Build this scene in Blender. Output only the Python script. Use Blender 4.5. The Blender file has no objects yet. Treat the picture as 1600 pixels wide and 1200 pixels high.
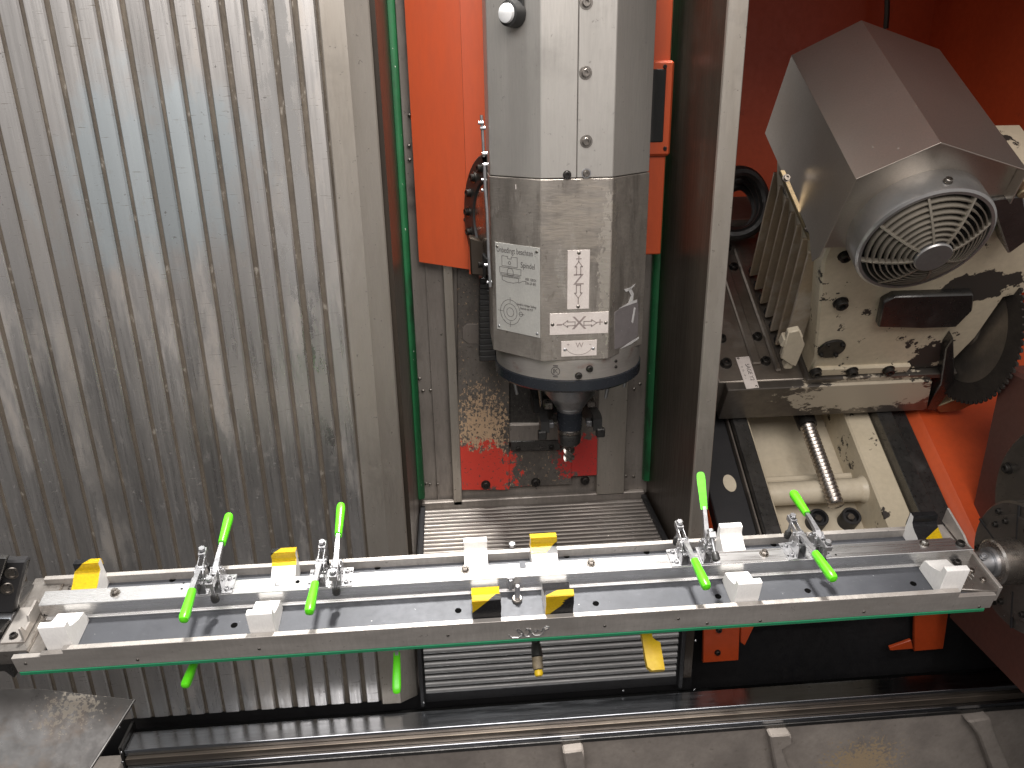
import bpy, bmesh, math, random
import numpy as np
from mathutils import Matrix, Vector
random.seed(4)
R = math.radians
SC = bpy.context.scene
COL = SC.collection

# ------------------------------------------------------------------ camera, world, lamps, exposure
FPX = 1224.0                                     # focal length in pixels of the 1600 px wide photograph
_p, _y, _r = R(20.41), R(4.373), R(-0.924)
CAM = np.array([0.0, 0.0, 2.2])
FW_ = np.array([math.sin(_y)*math.cos(_p), math.cos(_y)*math.cos(_p), -math.sin(_p)])
_R0 = np.array([math.cos(_y), -math.sin(_y), 0.0]); _U0 = np.cross(_R0, FW_)
RT_ = _R0*math.cos(_r) + _U0*math.sin(_r); UP_ = -_R0*math.sin(_r) + _U0*math.cos(_r)
cd = bpy.data.cameras.new('camera'); cam = bpy.data.objects.new('camera', cd); COL.objects.link(cam)
cam.matrix_world = Matrix(((RT_[0], UP_[0], -FW_[0], CAM[0]), (RT_[1], UP_[1], -FW_[1], CAM[1]),
                           (RT_[2], UP_[2], -FW_[2], CAM[2]), (0, 0, 0, 1)))
cd.sensor_width = 36.0; cd.lens = FPX/1600*36.0; cd.clip_start = 0.05; cd.clip_end = 100
SC.camera = cam

W = bpy.data.worlds.new('World'); SC.world = W; W.use_nodes = True
W.node_tree.nodes['Background'].inputs[0].default_value = (1.0, 0.955, 0.93, 1)
W.node_tree.nodes['Background'].inputs[1].default_value = 0.43

def area(name, loc, target, size, power, color, sy=None, spread=180):
    l = bpy.data.lights.new(name, 'AREA'); l.energy = power; l.color = color
    l.shape = 'RECTANGLE'; l.size = size; l.size_y = sy or size; l.spread = R(spread)
    o = bpy.data.objects.new(name, l); COL.objects.link(o); o.location = loc
    o.rotation_euler = (Vector(target)-Vector(loc)).to_track_quat('-Z', 'Y').to_euler()
    return o
area('skylight_lamp', (0.12, 1.97, 5.2), (0.12, 1.58, 1.0), 0.36, 50, (1.0, 0.97, 0.93), spread=60)
area('hall_window_lamp', (0.1, -1.5, 4.6), (0.1, 2.0, 1.5), 4.2, 215, (1.0, 0.945, 0.91), 2.4)
area('roof_window_lamp', (-1.8, 0.3, 4.2), (-0.6, 1.9, 1.6), 1.6, 22, (0.86, 0.94, 1.0), 0.7)

SC.view_settings.view_transform = 'Standard'; SC.view_settings.look = 'None'
SC.view_settings.exposure = 0.0; SC.view_settings.gamma = 1.0
SC.cycles.max_bounces = 8; SC.cycles.glossy_bounces = 5; SC.cycles.diffuse_bounces = 4

# ------------------------------------------------------------------ measuring helpers: a pixel of the photograph on a real plane
def ray(u, v): return FW_ + (u-800)/FPX*RT_ - (v-600)/FPX*UP_
def P(u, v, X=None, Y=None, Z=None):
    d = ray(u, v)
    s = (X-CAM[0])/d[0] if X is not None else (Y-CAM[1])/d[1] if Y is not None else (Z-CAM[2])/d[2]
    return CAM + s*d
class Frame:
    """A frame tilted about the X axis: local (x, w, n)."""
    def __init__(s, o, a):
        s.o = np.array(o, float); a = R(a)
        s.w = np.array([0, math.cos(a), math.sin(a)]); s.n = np.array([0, -math.sin(a), math.cos(a)])
        s.M = Matrix(((1, 0, 0, s.o[0]), (0, s.w[1], s.n[1], s.o[1]), (0, s.w[2], s.n[2], s.o[2]), (0, 0, 0, 1)))
    def _l(s, q): q = q-s.o; return (float(q[0]), float(q@s.w), float(q@s.n))
    def onN(s, u, v, n):
        d = ray(u, v); t = ((s.o-CAM)@s.n + n)/(d@s.n); return s._l(CAM+t*d)
    def onW(s, u, v, w):
        d = ray(u, v); t = ((s.o-CAM)@s.w + w)/(d@s.w); return s._l(CAM+t*d)
FX = Frame(CAM+1.5*ray(800, 970), 12.48)          # the clamping fixture
SW = Frame(P(1137, 610, Y=2.15), 33.0)            # the slanted saw slide

# ------------------------------------------------------------------ materials
def _n(nt, t, **k):
    nd = nt.nodes.new(t)
    for a, b in k.items(): setattr(nd, a, b)
    return nd
def lin(c): return tuple(c)+(1.0,) if len(c) == 3 else tuple(c)
def _noise(nt, L, scale, detail=5, rough=.6, coord='pos', seed=0):
    tc = _n(nt, 'ShaderNodeNewGeometry') if coord == 'pos' else _n(nt, 'ShaderNodeTexCoord')
    mp = _n(nt, 'ShaderNodeMapping')
    L.new(tc.outputs['Position' if coord == 'pos' else 'Object'], mp.inputs['Vector'])
    mp.inputs['Scale'].default_value = scale; mp.inputs['Location'].default_value = (seed*3.1, seed*1.7, seed*2.3)
    nz = _n(nt, 'ShaderNodeTexNoise'); nz.inputs['Scale'].default_value = 1.0
    nz.inputs['Detail'].default_value = detail; nz.inputs['Roughness'].default_value = rough
    L.new(mp.outputs[0], nz.inputs['Vector'])
    return nz.outputs['Fac']
def _mr(nt, L, src, lo, hi, a=0.0, b=1.0, smooth=False):
    m = _n(nt, 'ShaderNodeMapRange', clamp=True)
    if smooth: m.interpolation_type = 'SMOOTHSTEP'
    L.new(src, m.inputs[0]); m.inputs[1].default_value = lo; m.inputs[2].default_value = hi
    m.inputs[3].default_value = a; m.inputs[4].default_value = b
    return m.outputs[0]
def _math(nt, L, op, a, b):
    m = _n(nt, 'ShaderNodeMath', operation=op)
    for i, x in enumerate((a, b)):
        if isinstance(x, (int, float)): m.inputs[i].default_value = x
        else: L.new(x, m.inputs[i])
    return m.outputs[0]
def _mix(nt, L, f, a, b):
    m = _n(nt, 'ShaderNodeMix', data_type='RGBA')
    if isinstance(f, (int, float)): m.inputs[0].default_value = f
    else: L.new(f, m.inputs[0])
    for i, x in ((6, a), (7, b)):
        if isinstance(x, (tuple, list)): m.inputs[i].default_value = lin(x)
        else: L.new(x, m.inputs[i])
    return m.outputs[2]
def _fmix(nt, L, f, a, b):
    m = _n(nt, 'ShaderNodeMix', data_type='FLOAT')
    L.new(f, m.inputs[0])
    for i, x in ((2, a), (3, b)):
        if isinstance(x, (int, float)): m.inputs[i].default_value = x
        else: L.new(x, m.inputs[i])
    return m.outputs[0]
MATS = {}
def surf(name, c1, c2=None, metal=0.0, rough=(.4, .55), scale=(6, 6, 6), grain=(40, 40, 40), layers=(), bump=.0, coord='pos', spec=.5, coat=0.0, orand=0.0):
    """base colour between c1 and c2 by a broad noise, roughness by a fine grain; layers of dirt / wear / chips on top, each with its own mask"""
    m = bpy.data.materials.new(name); m.use_nodes = True; nt = m.node_tree; L = nt.links
    b = nt.nodes['Principled BSDF']
    nz = _noise(nt, L, scale, coord=coord, seed=len(MATS) % 7)
    col = _mix(nt, L, _mr(nt, L, nz, .32, .68), c1, c2 or c1)
    gr = _noise(nt, L, grain, 4, .65, coord, seed=2)
    col = _mix(nt, L, _mr(nt, L, gr, .25, .75, 0, .35), col, tuple(x*.62 for x in (c2 or c1)))
    rg = _mr(nt, L, gr, .3, .7, rough[0], rough[1]); me = None
    for ly in layers:
        f = _noise(nt, L, ly['scale'], ly.get('detail', 7), ly.get('rough', .65), coord, seed=ly.get('seed', 3))
        if 'center' in ly:
            g = _n(nt, 'ShaderNodeNewGeometry'); d = _n(nt, 'ShaderNodeVectorMath', operation='SUBTRACT')
            L.new(g.outputs['Position'], d.inputs[0]); d.inputs[1].default_value = ly['center']
            sc = _n(nt, 'ShaderNodeVectorMath', operation='DIVIDE'); L.new(d.outputs[0], sc.inputs[0]); sc.inputs[1].default_value = ly['radius']
            ln = _n(nt, 'ShaderNodeVectorMath', operation='LENGTH'); L.new(sc.outputs[0], ln.inputs[0])
            f = _math(nt, L, 'ADD', f, _mr(nt, L, ln.outputs['Value'], ly.get('r0', .3), ly.get('r1', 1.2), ly.get('gain', .35), -ly.get('gain', .35)))
        f = _mr(nt, L, f, ly['lo'], ly['hi'], 0, ly.get('amt', 1.0))
        col = _mix(nt, L, f, col, ly['color'])
        rg = _fmix(nt, L, f, rg, ly.get('r', .7))
        if 'metal' in ly: me = _fmix(nt, L, f, me if me is not None else metal, ly['metal'])
    if orand:
        oi = _n(nt, 'ShaderNodeObjectInfo'); hv = _n(nt, 'ShaderNodeHueSaturation')
        L.new(_mr(nt, L, oi.outputs['Random'], 0, 1, 1-orand, 1+orand*.6), hv.inputs['Value']); L.new(col, hv.inputs['Color']); col = hv.outputs[0]
    L.new(col, b.inputs['Base Color']); L.new(rg, b.inputs['Roughness'])
    b.inputs['Metallic'].default_value = metal
    if me is not None: L.new(me, b.inputs['Metallic'])
    b.inputs['Specular IOR Level'].default_value = spec; b.inputs['Coat Weight'].default_value = coat
    if bump:
        bp = _n(nt, 'ShaderNodeBump'); bp.inputs['Strength'].default_value = bump; bp.inputs['Distance'].default_value = .002
        L.new(gr, bp.inputs['Height']); L.new(bp.outputs[0], b.inputs['Normal'])
    MATS[name] = m
    return m
def stripes(name, period=.11):
    """black and yellow hazard tape; the stripe coordinate comes from the tape's own UV (across, along)"""
    m = bpy.data.materials.new(name); m.use_nodes = True; nt = m.node_tree; L = nt.links; b = nt.nodes['Principled BSDF']
    uv = _n(nt, 'ShaderNodeUVMap'); uv.uv_map = 'UVMap'; sp = _n(nt, 'ShaderNodeSeparateXYZ'); L.new(uv.outputs[0], sp.inputs[0])
    st = _mr(nt, L, sp.outputs[0], -.0006, .0006)
    sc = _noise(nt, L, (260, 260, 260), 4, .6)
    yel = _mix(nt, L, _mr(nt, L, sc, .4, .75), (.80, .58, .012), (.66, .45, .02))
    blk = _mix(nt, L, _mr(nt, L, sc, .45, .8), (.018, .018, .02), (.05, .05, .052))
    L.new(_mix(nt, L, st, yel, blk), b.inputs['Base Color']); b.inputs['Roughness'].default_value = .34
    return m

D = (.035, .027, .020)                                # oily brown-black dirt
OIL = dict(color=D, scale=(5, 5, 5), lo=.56, hi=.72, amt=.75, metal=0.0, r=.55)
SPECK = dict(color=(.05, .042, .035), scale=(70, 70, 70), lo=.66, hi=.72, amt=.8, metal=0.1, r=.6, detail=3)
TANG = dict(color=(.30, .22, .14), scale=(9, 9, 2.2), lo=.55, hi=.75, amt=.55, metal=.15, r=.7, seed=5)
M = {}
M['wall'] = surf('worn_aluminium_sheet', (.80, .77, .74), (.60, .58, .56), .95, (.24, .42), (9, 9, 1.3), (150, 150, 5),
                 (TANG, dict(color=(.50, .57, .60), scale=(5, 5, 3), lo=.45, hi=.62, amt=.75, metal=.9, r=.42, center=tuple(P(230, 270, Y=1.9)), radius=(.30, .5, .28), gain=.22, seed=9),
                  dict(color=(.36, .33, .29), scale=(4, 4, .7), lo=.50, hi=.70, amt=.55, metal=.8, r=.5, seed=11),
                  dict(color=(.16, .13, .10), scale=(34, 34, 14), lo=.60, hi=.74, amt=.5, metal=.6, r=.6, seed=6),
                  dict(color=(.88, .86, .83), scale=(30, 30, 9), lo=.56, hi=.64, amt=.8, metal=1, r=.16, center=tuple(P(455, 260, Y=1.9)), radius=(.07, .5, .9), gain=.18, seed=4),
                  dict(color=(.12, .10, .08), scale=(22, 22, 330), lo=.66, hi=.70, amt=.75, metal=.5, r=.6, seed=8, detail=3), SPECK), .10, orand=.16)
M['groove'] = surf('grimy_groove', (.22, .185, .145), (.12, .10, .08), .55, (.5, .75), (30, 30, 9), (200, 200, 60),
                   (dict(color=(.42, .38, .33), scale=(60, 60, 30), lo=.6, hi=.68, r=.5, amt=.7),), .3)
M['post'] = surf('scuffed_steel_edge', (.52, .48, .43), (.40, .36, .31), .8, (.34, .5), (9, 9, 2), (160, 160, 20), (dict(OIL, amt=.35), SPECK), .06)
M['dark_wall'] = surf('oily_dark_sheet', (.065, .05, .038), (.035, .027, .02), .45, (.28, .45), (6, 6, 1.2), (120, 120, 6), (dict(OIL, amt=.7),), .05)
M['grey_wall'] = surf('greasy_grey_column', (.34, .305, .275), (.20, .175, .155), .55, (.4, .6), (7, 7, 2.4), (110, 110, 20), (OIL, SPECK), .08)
M['red_worn'] = surf('worn_red_casting', (.19, .17, .15), (.075, .065, .058), .4, (.4, .6), (8, 8, 5), (120, 120, 60),
    (dict(color=(.42, .29, .18), scale=(140, 140, 100), lo=.485, hi=.53, r=.75, metal=0, center=tuple(P(752, 670, Y=2.40)), radius=(.12, .5, .19), gain=.13, r0=.0, r1=1.1),
     dict(color=(.52, .042, .026), scale=(60, 60, 48), lo=.50, hi=.53, r=.5, metal=0, center=tuple(P(748, 732, Y=2.40)), radius=(.165, .5, .13), gain=.29, r0=.15, r1=1.4, rough=.72),
     dict(color=(.40, .03, .026), scale=(60, 60, 48), lo=.50, hi=.53, r=.5, metal=0, center=tuple(P(918, 714, Y=2.40)), radius=(.13, .5, .11), gain=.29, r0=.15, r1=1.4, rough=.72),
     dict(color=(.05, .04, .035), scale=(110, 110, 110), lo=.615, hi=.64, r=.6, metal=0)), .12)
M['orange'] = surf('orange_red_paint', (.58, .100, .032), (.52, .082, .026), 0, (.32, .42), (3, 3, 1), (60, 60, 12),
                   (dict(color=(.36, .03, .012), scale=(9, 9, 3), lo=.62, hi=.74, amt=.5, r=.5),), .015)
M['red'] = surf('red_paint', (.56, .078, .017), (.48, .064, .015), 0, (.38, .5), (2.5, 2.5, 1.5), (50, 50, 50), (dict(color=(.12, .02, .012), scale=(7, 7, 7), lo=.64, hi=.76, amt=.6, r=.6),), .015)
M['redbrown'] = surf('grimy_dark_red_panel', (.13, .045, .032), (.09, .04, .032), .1, (.4, .6), (3, 3, 3), (60, 60, 60), (), .02)
M['head_up'] = surf('satin_steel_cover', (.50, .475, .44), (.41, .39, .36), .62, (.42, .56), (6, 6, 2.5), (160, 160, 14), (dict(OIL, amt=.22), dict(SPECK, amt=.4)), .035)
M['head_low'] = surf('milled_steel_housing', (.44, .40, .355), (.24, .215, .19), .68, (.36, .6), (10, 10, 7), (40, 40, 210),
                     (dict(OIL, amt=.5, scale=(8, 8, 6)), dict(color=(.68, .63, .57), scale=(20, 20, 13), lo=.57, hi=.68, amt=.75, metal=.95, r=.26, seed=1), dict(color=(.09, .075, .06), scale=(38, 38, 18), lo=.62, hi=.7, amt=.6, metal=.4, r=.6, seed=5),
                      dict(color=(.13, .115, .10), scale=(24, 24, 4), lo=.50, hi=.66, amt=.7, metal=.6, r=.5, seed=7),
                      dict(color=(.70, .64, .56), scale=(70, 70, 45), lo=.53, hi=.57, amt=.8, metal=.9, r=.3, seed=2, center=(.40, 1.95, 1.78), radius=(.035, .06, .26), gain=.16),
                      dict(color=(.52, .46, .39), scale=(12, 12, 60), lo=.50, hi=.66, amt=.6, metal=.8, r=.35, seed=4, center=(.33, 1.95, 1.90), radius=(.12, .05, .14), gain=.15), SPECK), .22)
M['ring'] = surf('turned_steel_ring', (.60, .56, .52), (.44, .41, .38), .75, (.34, .5), (7, 7, 12), (30, 30, 240), (dict(color=(.28, .16, .13), scale=(12, 12, 22), lo=.58, hi=.7, amt=.6, r=.5),), .06)
M['blackring'] = surf('blued_black_ring', (.028, .032, .040), (.036, .04, .048), .35, (.18, .30), (8, 8, 8), (90, 90, 90), (), .01)
M['black'] = surf('black_plastic', (.018, .018, .018), (.03, .029, .028), 0, (.34, .5), (20, 20, 20), (120, 120, 120), (), .03)
M['void'] = surf('dark_part_and_void_shade', (.016, .016, .018), (.024, .023, .024), .2, (.45, .65), (5, 5, 5), (40, 40, 40), (dict(color=(.07, .06, .05), scale=(14, 14, 9), lo=.66, hi=.8, amt=.5, r=.7),), .03)  # near-black for dark parts, and for sheets painted in as shaded void
M['chrome'] = surf('zinc_plated_steel', (.52, .52, .53), (.34, .34, .35), .9, (.30, .46), (40, 40, 40), (200, 200, 200), (), .04)
M['bolt'] = surf('bolt_steel', (.36, .33, .30), (.22, .20, .18), 1.0, (.25, .42), (60, 60, 60), (300, 300, 300), (), .05)
M['dbolt'] = surf('black_oxide_screw', (.06, .055, .05), (.035, .032, .03), .7, (.3, .5), (60, 60, 60), (300, 300, 300), (), .05)
M['alu'] = surf('brushed_aluminium', (.78, .775, .77), (.66, .655, .65), .94, (.22, .38), (4, 14, 14), (9, 260, 260), (dict(color=(.33, .31, .29), scale=(18, 60, 60), lo=.66, hi=.76, amt=.5, r=.5),), .05)
M['alu_rail'] = surf('sawn_aluminium_rail', (.60, .56, .52), (.42, .39, .36), .62, (.32, .5), (7, 12, 30), (130, 40, 26), (dict(color=(.34, .30, .25), scale=(22, 22, 40), lo=.60, hi=.74, amt=.45, r=.5), dict(SPECK, amt=.5)), .08)
M['plate'] = surf('grey_tooling_plate', (.075, .079, .09), (.055, .058, .066), .25, (.38, .55), (9, 9, 9), (60, 60, 60),
                  (dict(color=(.15, .155, .17), scale=(26, 60, 60), lo=.62, hi=.78, amt=.5, r=.45), dict(color=(.5, .5, .5), scale=(130, 130, 130), lo=.74, hi=.77, r=.5, amt=.7, detail=2)), .03)
M['plate2'] = surf('scratched_end_plate', (.42, .39, .36), (.22, .20, .18), .8, (.24, .45), (22, 22, 22), (160, 60, 60), (dict(color=(.06, .05, .045), scale=(30, 22, 30), lo=.56, hi=.66, amt=.8, metal=.3, r=.35), ), .12)
M['white'] = surf('white_printed_plastic', (.82, .80, .78), (.78, .76, .73), 0, (.42, .55), (20, 20, 20), (300, 300, 120), (dict(color=(.42, .38, .34), scale=(45, 45, 45), lo=.70, hi=.8, amt=.4, r=.6),), .03)
M['green'] = surf('bright_green_grip', (.13, .74, .018), (.10, .66, .012), 0, (.26, .34), (20, 20, 20), (90, 90, 90), (dict(color=(.06, .35, .02), scale=(90, 90, 90), lo=.70, hi=.76, amt=.6, r=.5),), .01, spec=.5)
M['greenfilm'] = surf('green_protective_film', (.015, .25, .115), (.02, .20, .09), 0, (.4, .6), (20, 20, 20), (200, 200, 200), (), .02)
M['greenstrip'] = surf('green_wiper_strip', (.011, .135, .044), (.009, .085, .028), 0, (.3, .5), (9, 9, 9), (120, 120, 120), (dict(color=(.012, .014, .011), scale=(16, 16, 4), lo=.54, hi=.66, amt=.8, r=.4), dict(color=(.5, .5, .45), scale=(90, 90, 90), lo=.72, hi=.75, r=.4, detail=2)), .03)
M['tape'] = stripes('hazard_tape')
M['yellowtape'] = surf('yellow_tape', (.80, .56, .012), (.70, .44, .02), 0, (.34, .5), (25, 25, 25), (120, 120, 120), (dict(color=(.25, .15, .03), scale=(20, 20, 20), lo=.62, hi=.76, amt=.5),), .06)
M['oldtape'] = surf('frayed_tan_tape', (.30, .24, .15), (.12, .10, .07), 0, (.5, .7), (60, 60, 90), (160, 160, 160), (), .1)
M['ribs'] = surf('corrugated_cover_metal', (.19, .168, .15), (.12, .108, .098), .6, (.34, .52), (4, 8, 8), (12, 160, 160), (dict(OIL, amt=.4), dict(color=(.75, .7, .63), scale=(60, 120, 120), lo=.70, hi=.76, amt=.8, metal=1, r=.2)), .05)
M['ribs_front'] = surf('corrugated_front_metal', (.34, .335, .33), (.27, .265, .26), .55, (.38, .52), (4, 8, 8), (14, 160, 160), (dict(color=(.2, .14, .09), scale=(16, 40, 40), lo=.66, hi=.76, amt=.5),), .04)
M['railtop'] = surf('polished_way_steel', (.40, .42, .45), (.30, .31, .33), 1.0, (.16, .28), (3, 12, 12), (8, 120, 120), (dict(color=(.06, .06, .065), scale=(3, 20, 20), lo=.58, hi=.75, amt=.6, metal=.7, r=.3),), .03)
M['railstep'] = surf('brown_stained_way_steel', (.30, .25, .20), (.18, .15, .125), .9, (.28, .42), (4, 30, 30), (10, 200, 200), (dict(OIL, amt=.6),), .06)
M['bed'] = surf('grimy_bed_casting', (.40, .355, .315), (.24, .212, .19), .1, (.5, .7), (6, 6, 6), (60, 60, 60),
    (dict(color=(.36, .27, .17), scale=(130, 130, 130), lo=.50, hi=.56, r=.8, metal=0, center=tuple(P(1340, 1190, Y=1.81)), radius=(.16, .5, .14), gain=.17, r0=.1, r1=1.3),
     dict(color=(.15, .13, .11), scale=(40, 40, 40), lo=.62, hi=.7, amt=.6)), .1)
M['sheet'] = surf('stained_dark_sheet', (.10, .097, .094), (.05, .046, .043), .6, (.26, .42), (5, 5, 5), (40, 40, 40),
    (dict(color=(.24, .215, .18), scale=(120, 120, 120), lo=.56, hi=.61, r=.6, metal=.2, center=tuple(P(105, 1118, Y=1.37)), radius=(.10, .3, .05), gain=.15, r0=.1, r1=1.2),
     dict(color=(.16, .105, .065), scale=(7, 7, 7), lo=.52, hi=.78, amt=.55, metal=.2)), .04)
M['hood'] = surf('satin_stainless_hood', (.60, .545, .48), (.54, .485, .425), .94, (.33, .38), (2, 2, 2), (240, 240, 240), (dict(color=(.34, .25, .17), scale=(2.2, 2.2, 2.2), lo=.50, hi=.80, amt=.5, metal=.9, r=.38, detail=3), dict(SPECK, scale=(75, 75, 75), lo=.71, hi=.76, amt=.6)), .006)
M['fan'] = surf('silver_lacquered_cowl', (.46, .45, .44), (.38, .37, .36), .85, (.28, .40), (6, 6, 6), (80, 80, 80), (dict(color=(.16, .13, .10), scale=(9, 9, 9), lo=.6, hi=.75, amt=.5),), .02)
M['grille'] = surf('grey_grille_slat', (.33, .295, .24), (.22, .195, .16), .5, (.34, .5), (14, 14, 14), (80, 80, 80), (), .03)
M['cream'] = surf('chipped_cream_paint', (.60, .52, .39), (.50, .43, .31), 0, (.36, .5), (4, 4, 4), (60, 60, 60),
    (dict(color=(.26, .17, .09), scale=(6, 6, 6), lo=.60, hi=.8, amt=.35), dict(color=(.045, .037, .032), scale=(15, 15, 15), lo=.605, hi=.615, r=.6, metal=.3, rough=.7),
     dict(color=(.05, .042, .036), scale=(22, 22, 22), lo=.50, hi=.51, r=.6, metal=.3, center=tuple(SW.o+np.array((.60, 0, 0))+SW.w*.03+SW.n*.39), radius=(.14, .3, .07), gain=.3, r0=.3, r1=1.1),
     dict(color=(.05, .042, .036), scale=(26, 26, 26), lo=.50, hi=.51, r=.6, metal=.3, center=tuple(SW.o+np.array((.60, 0, 0))+SW.w*.03+SW.n*.09), radius=(.075, .3, .075), gain=.3, r0=.3, r1=1.1)), .04)
M['cream_clean'] = surf('cream_paint', (.60, .53, .41), (.54, .47, .35), 0, (.34, .46), (4, 4, 4), (60, 60, 60), (dict(color=(.30, .21, .12), scale=(8, 8, 8), lo=.60, hi=.8, amt=.5), dict(color=(.045, .037, .032), scale=(60, 60, 60), lo=.72, hi=.73, r=.6)), .03)
M['louvre'] = surf('tan_stained_cover_slat', (.44, .34, .23), (.33, .27, .20), .25, (.36, .5), (8, 8, 3), (90, 90, 12), (dict(color=(.52, .48, .42), scale=(5, 5, 5), lo=.5, hi=.65, amt=.7, r=.4),), .04)
M['chips'] = surf('chipped_slide_front', (.20, .18, .16), (.13, .115, .10), .75, (.28, .46), (9, 9, 9), (50, 50, 50),
    (dict(color=(.45, .39, .30), scale=(20, 30, 30), lo=.47, hi=.485, r=.45, metal=0, center=tuple(P(1360, 620, Y=2.16)), radius=(.30, .5, .085), gain=.24, r0=.3, r1=1.2, rough=.72),
     dict(color=(.32, .28, .25), scale=(6, 6, 6), lo=.55, hi=.75, amt=.5, metal=.9, r=.3)), .06)
M['slide'] = surf('oily_ground_steel', (.42, .37, .32), (.28, .245, .21), .85, (.30, .46), (7, 7, 7), (20, 90, 90), (dict(OIL, amt=.55),), .05)
M['steel_dark'] = surf('dark_way_steel', (.16, .155, .15), (.09, .088, .085), .9, (.24, .4), (10, 10, 10), (90, 90, 90), (dict(OIL, amt=.4),), .05)
M['blade'] = surf('dark_saw_steel', (.30, .27, .24), (.20, .18, .16), .85, (.34, .5), (9, 9, 9), (70, 70, 70), (dict(OIL, amt=.4),), .06)
M['teeth'] = surf('sooty_saw_rim', (.03, .026, .024), (.05, .043, .038), .5, (.5, .7), (30, 30, 30), (160, 60, 160), (), .2)
M['chuck'] = surf('turned_dark_faceplate', (.24, .215, .195), (.17, .155, .14), .88, (.26, .4), (9, 9, 9), (120, 120, 120), (dict(OIL, amt=.35),), .04)
M['collar'] = surf('ground_collar_steel', (.46, .42, .38), (.34, .30, .27), .95, (.22, .36), (25, 25, 25), (160, 60, 60), (dict(OIL, amt=.3, scale=(16, 16, 16)),), .06)
M['label'] = surf('printed_plate', (.66, .60, .56), (.60, .54, .50), 0, (.4, .5), (30, 30, 30), (200, 200, 200), (dict(color=(.34, .27, .22), scale=(26, 26, 26), lo=.66, hi=.8, amt=.5),), .01)
M['label_grey'] = surf('printed_aluminium_plate', (.52, .51, .47), (.46, .45, .42), .25, (.4, .5), (30, 30, 30), (200, 200, 200), (dict(color=(.25, .21, .18), scale=(40, 40, 40), lo=.68, hi=.74, amt=.6),), .01)
M['ink'] = surf('dark_print', (.05, .045, .045), (.10, .09, .085), 0, (.5, .6), (90, 90, 90), (200, 200, 200))
M['greyink'] = surf('faded_print', (.22, .18, .17), (.30, .25, .23), 0, (.5, .6), (90, 90, 90), (200, 200, 200))
M['lens'] = surf('white_push_button', (.85, .85, .84), (.8, .8, .8), 0, (.2, .3))
M['film'] = surf('torn_grey_film', (.20, .18, .18), (.16, .145, .145), 0, (.3, .42), (9, 9, 9), (60, 60, 60), (dict(color=(.7, .7, .7), scale=(20, 20, 50), lo=.66, hi=.72, amt=.7, r=.3),), .04)
M['filmwhite'] = surf('torn_film_edge', (.62, .61, .60), (.48, .47, .46), 0, (.3, .5), (40, 40, 40))
M['glass'] = surf('dark_window_glass', (.02, .022, .022), (.03, .03, .03), 0, (.06, .12))
M['brass'] = surf('brassy_strip', (.45, .36, .22), (.30, .24, .15), .8, (.28, .4), (30, 30, 30), (120, 120, 120))
M['chipmass'] = surf('dark_chips', (.02, .018, .017), (.05, .045, .04), .3, (.4, .7), (60, 60, 60), (160, 160, 160), (dict(color=(.3, .27, .22), scale=(240, 240, 240), lo=.70, hi=.74, detail=2),), .8)
M['hole'] = surf('painted_shade_black', (.004, .004, .004), rough=(.9, 1.0), spec=0.0)  # flat black painted in for shade in holes and behind the way
M['floor'] = surf('shop_floor', (.10, .10, .10), (.07, .07, .07), 0, (.6, .8), (2, 2, 2), (40, 40, 40))
M['reflect_block'] = surf('reflect_block_paint', (.16, .155, .15), (.12, .118, .115), 0, (.4, .55), (3, 3, 3), (40, 40, 40))

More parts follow.
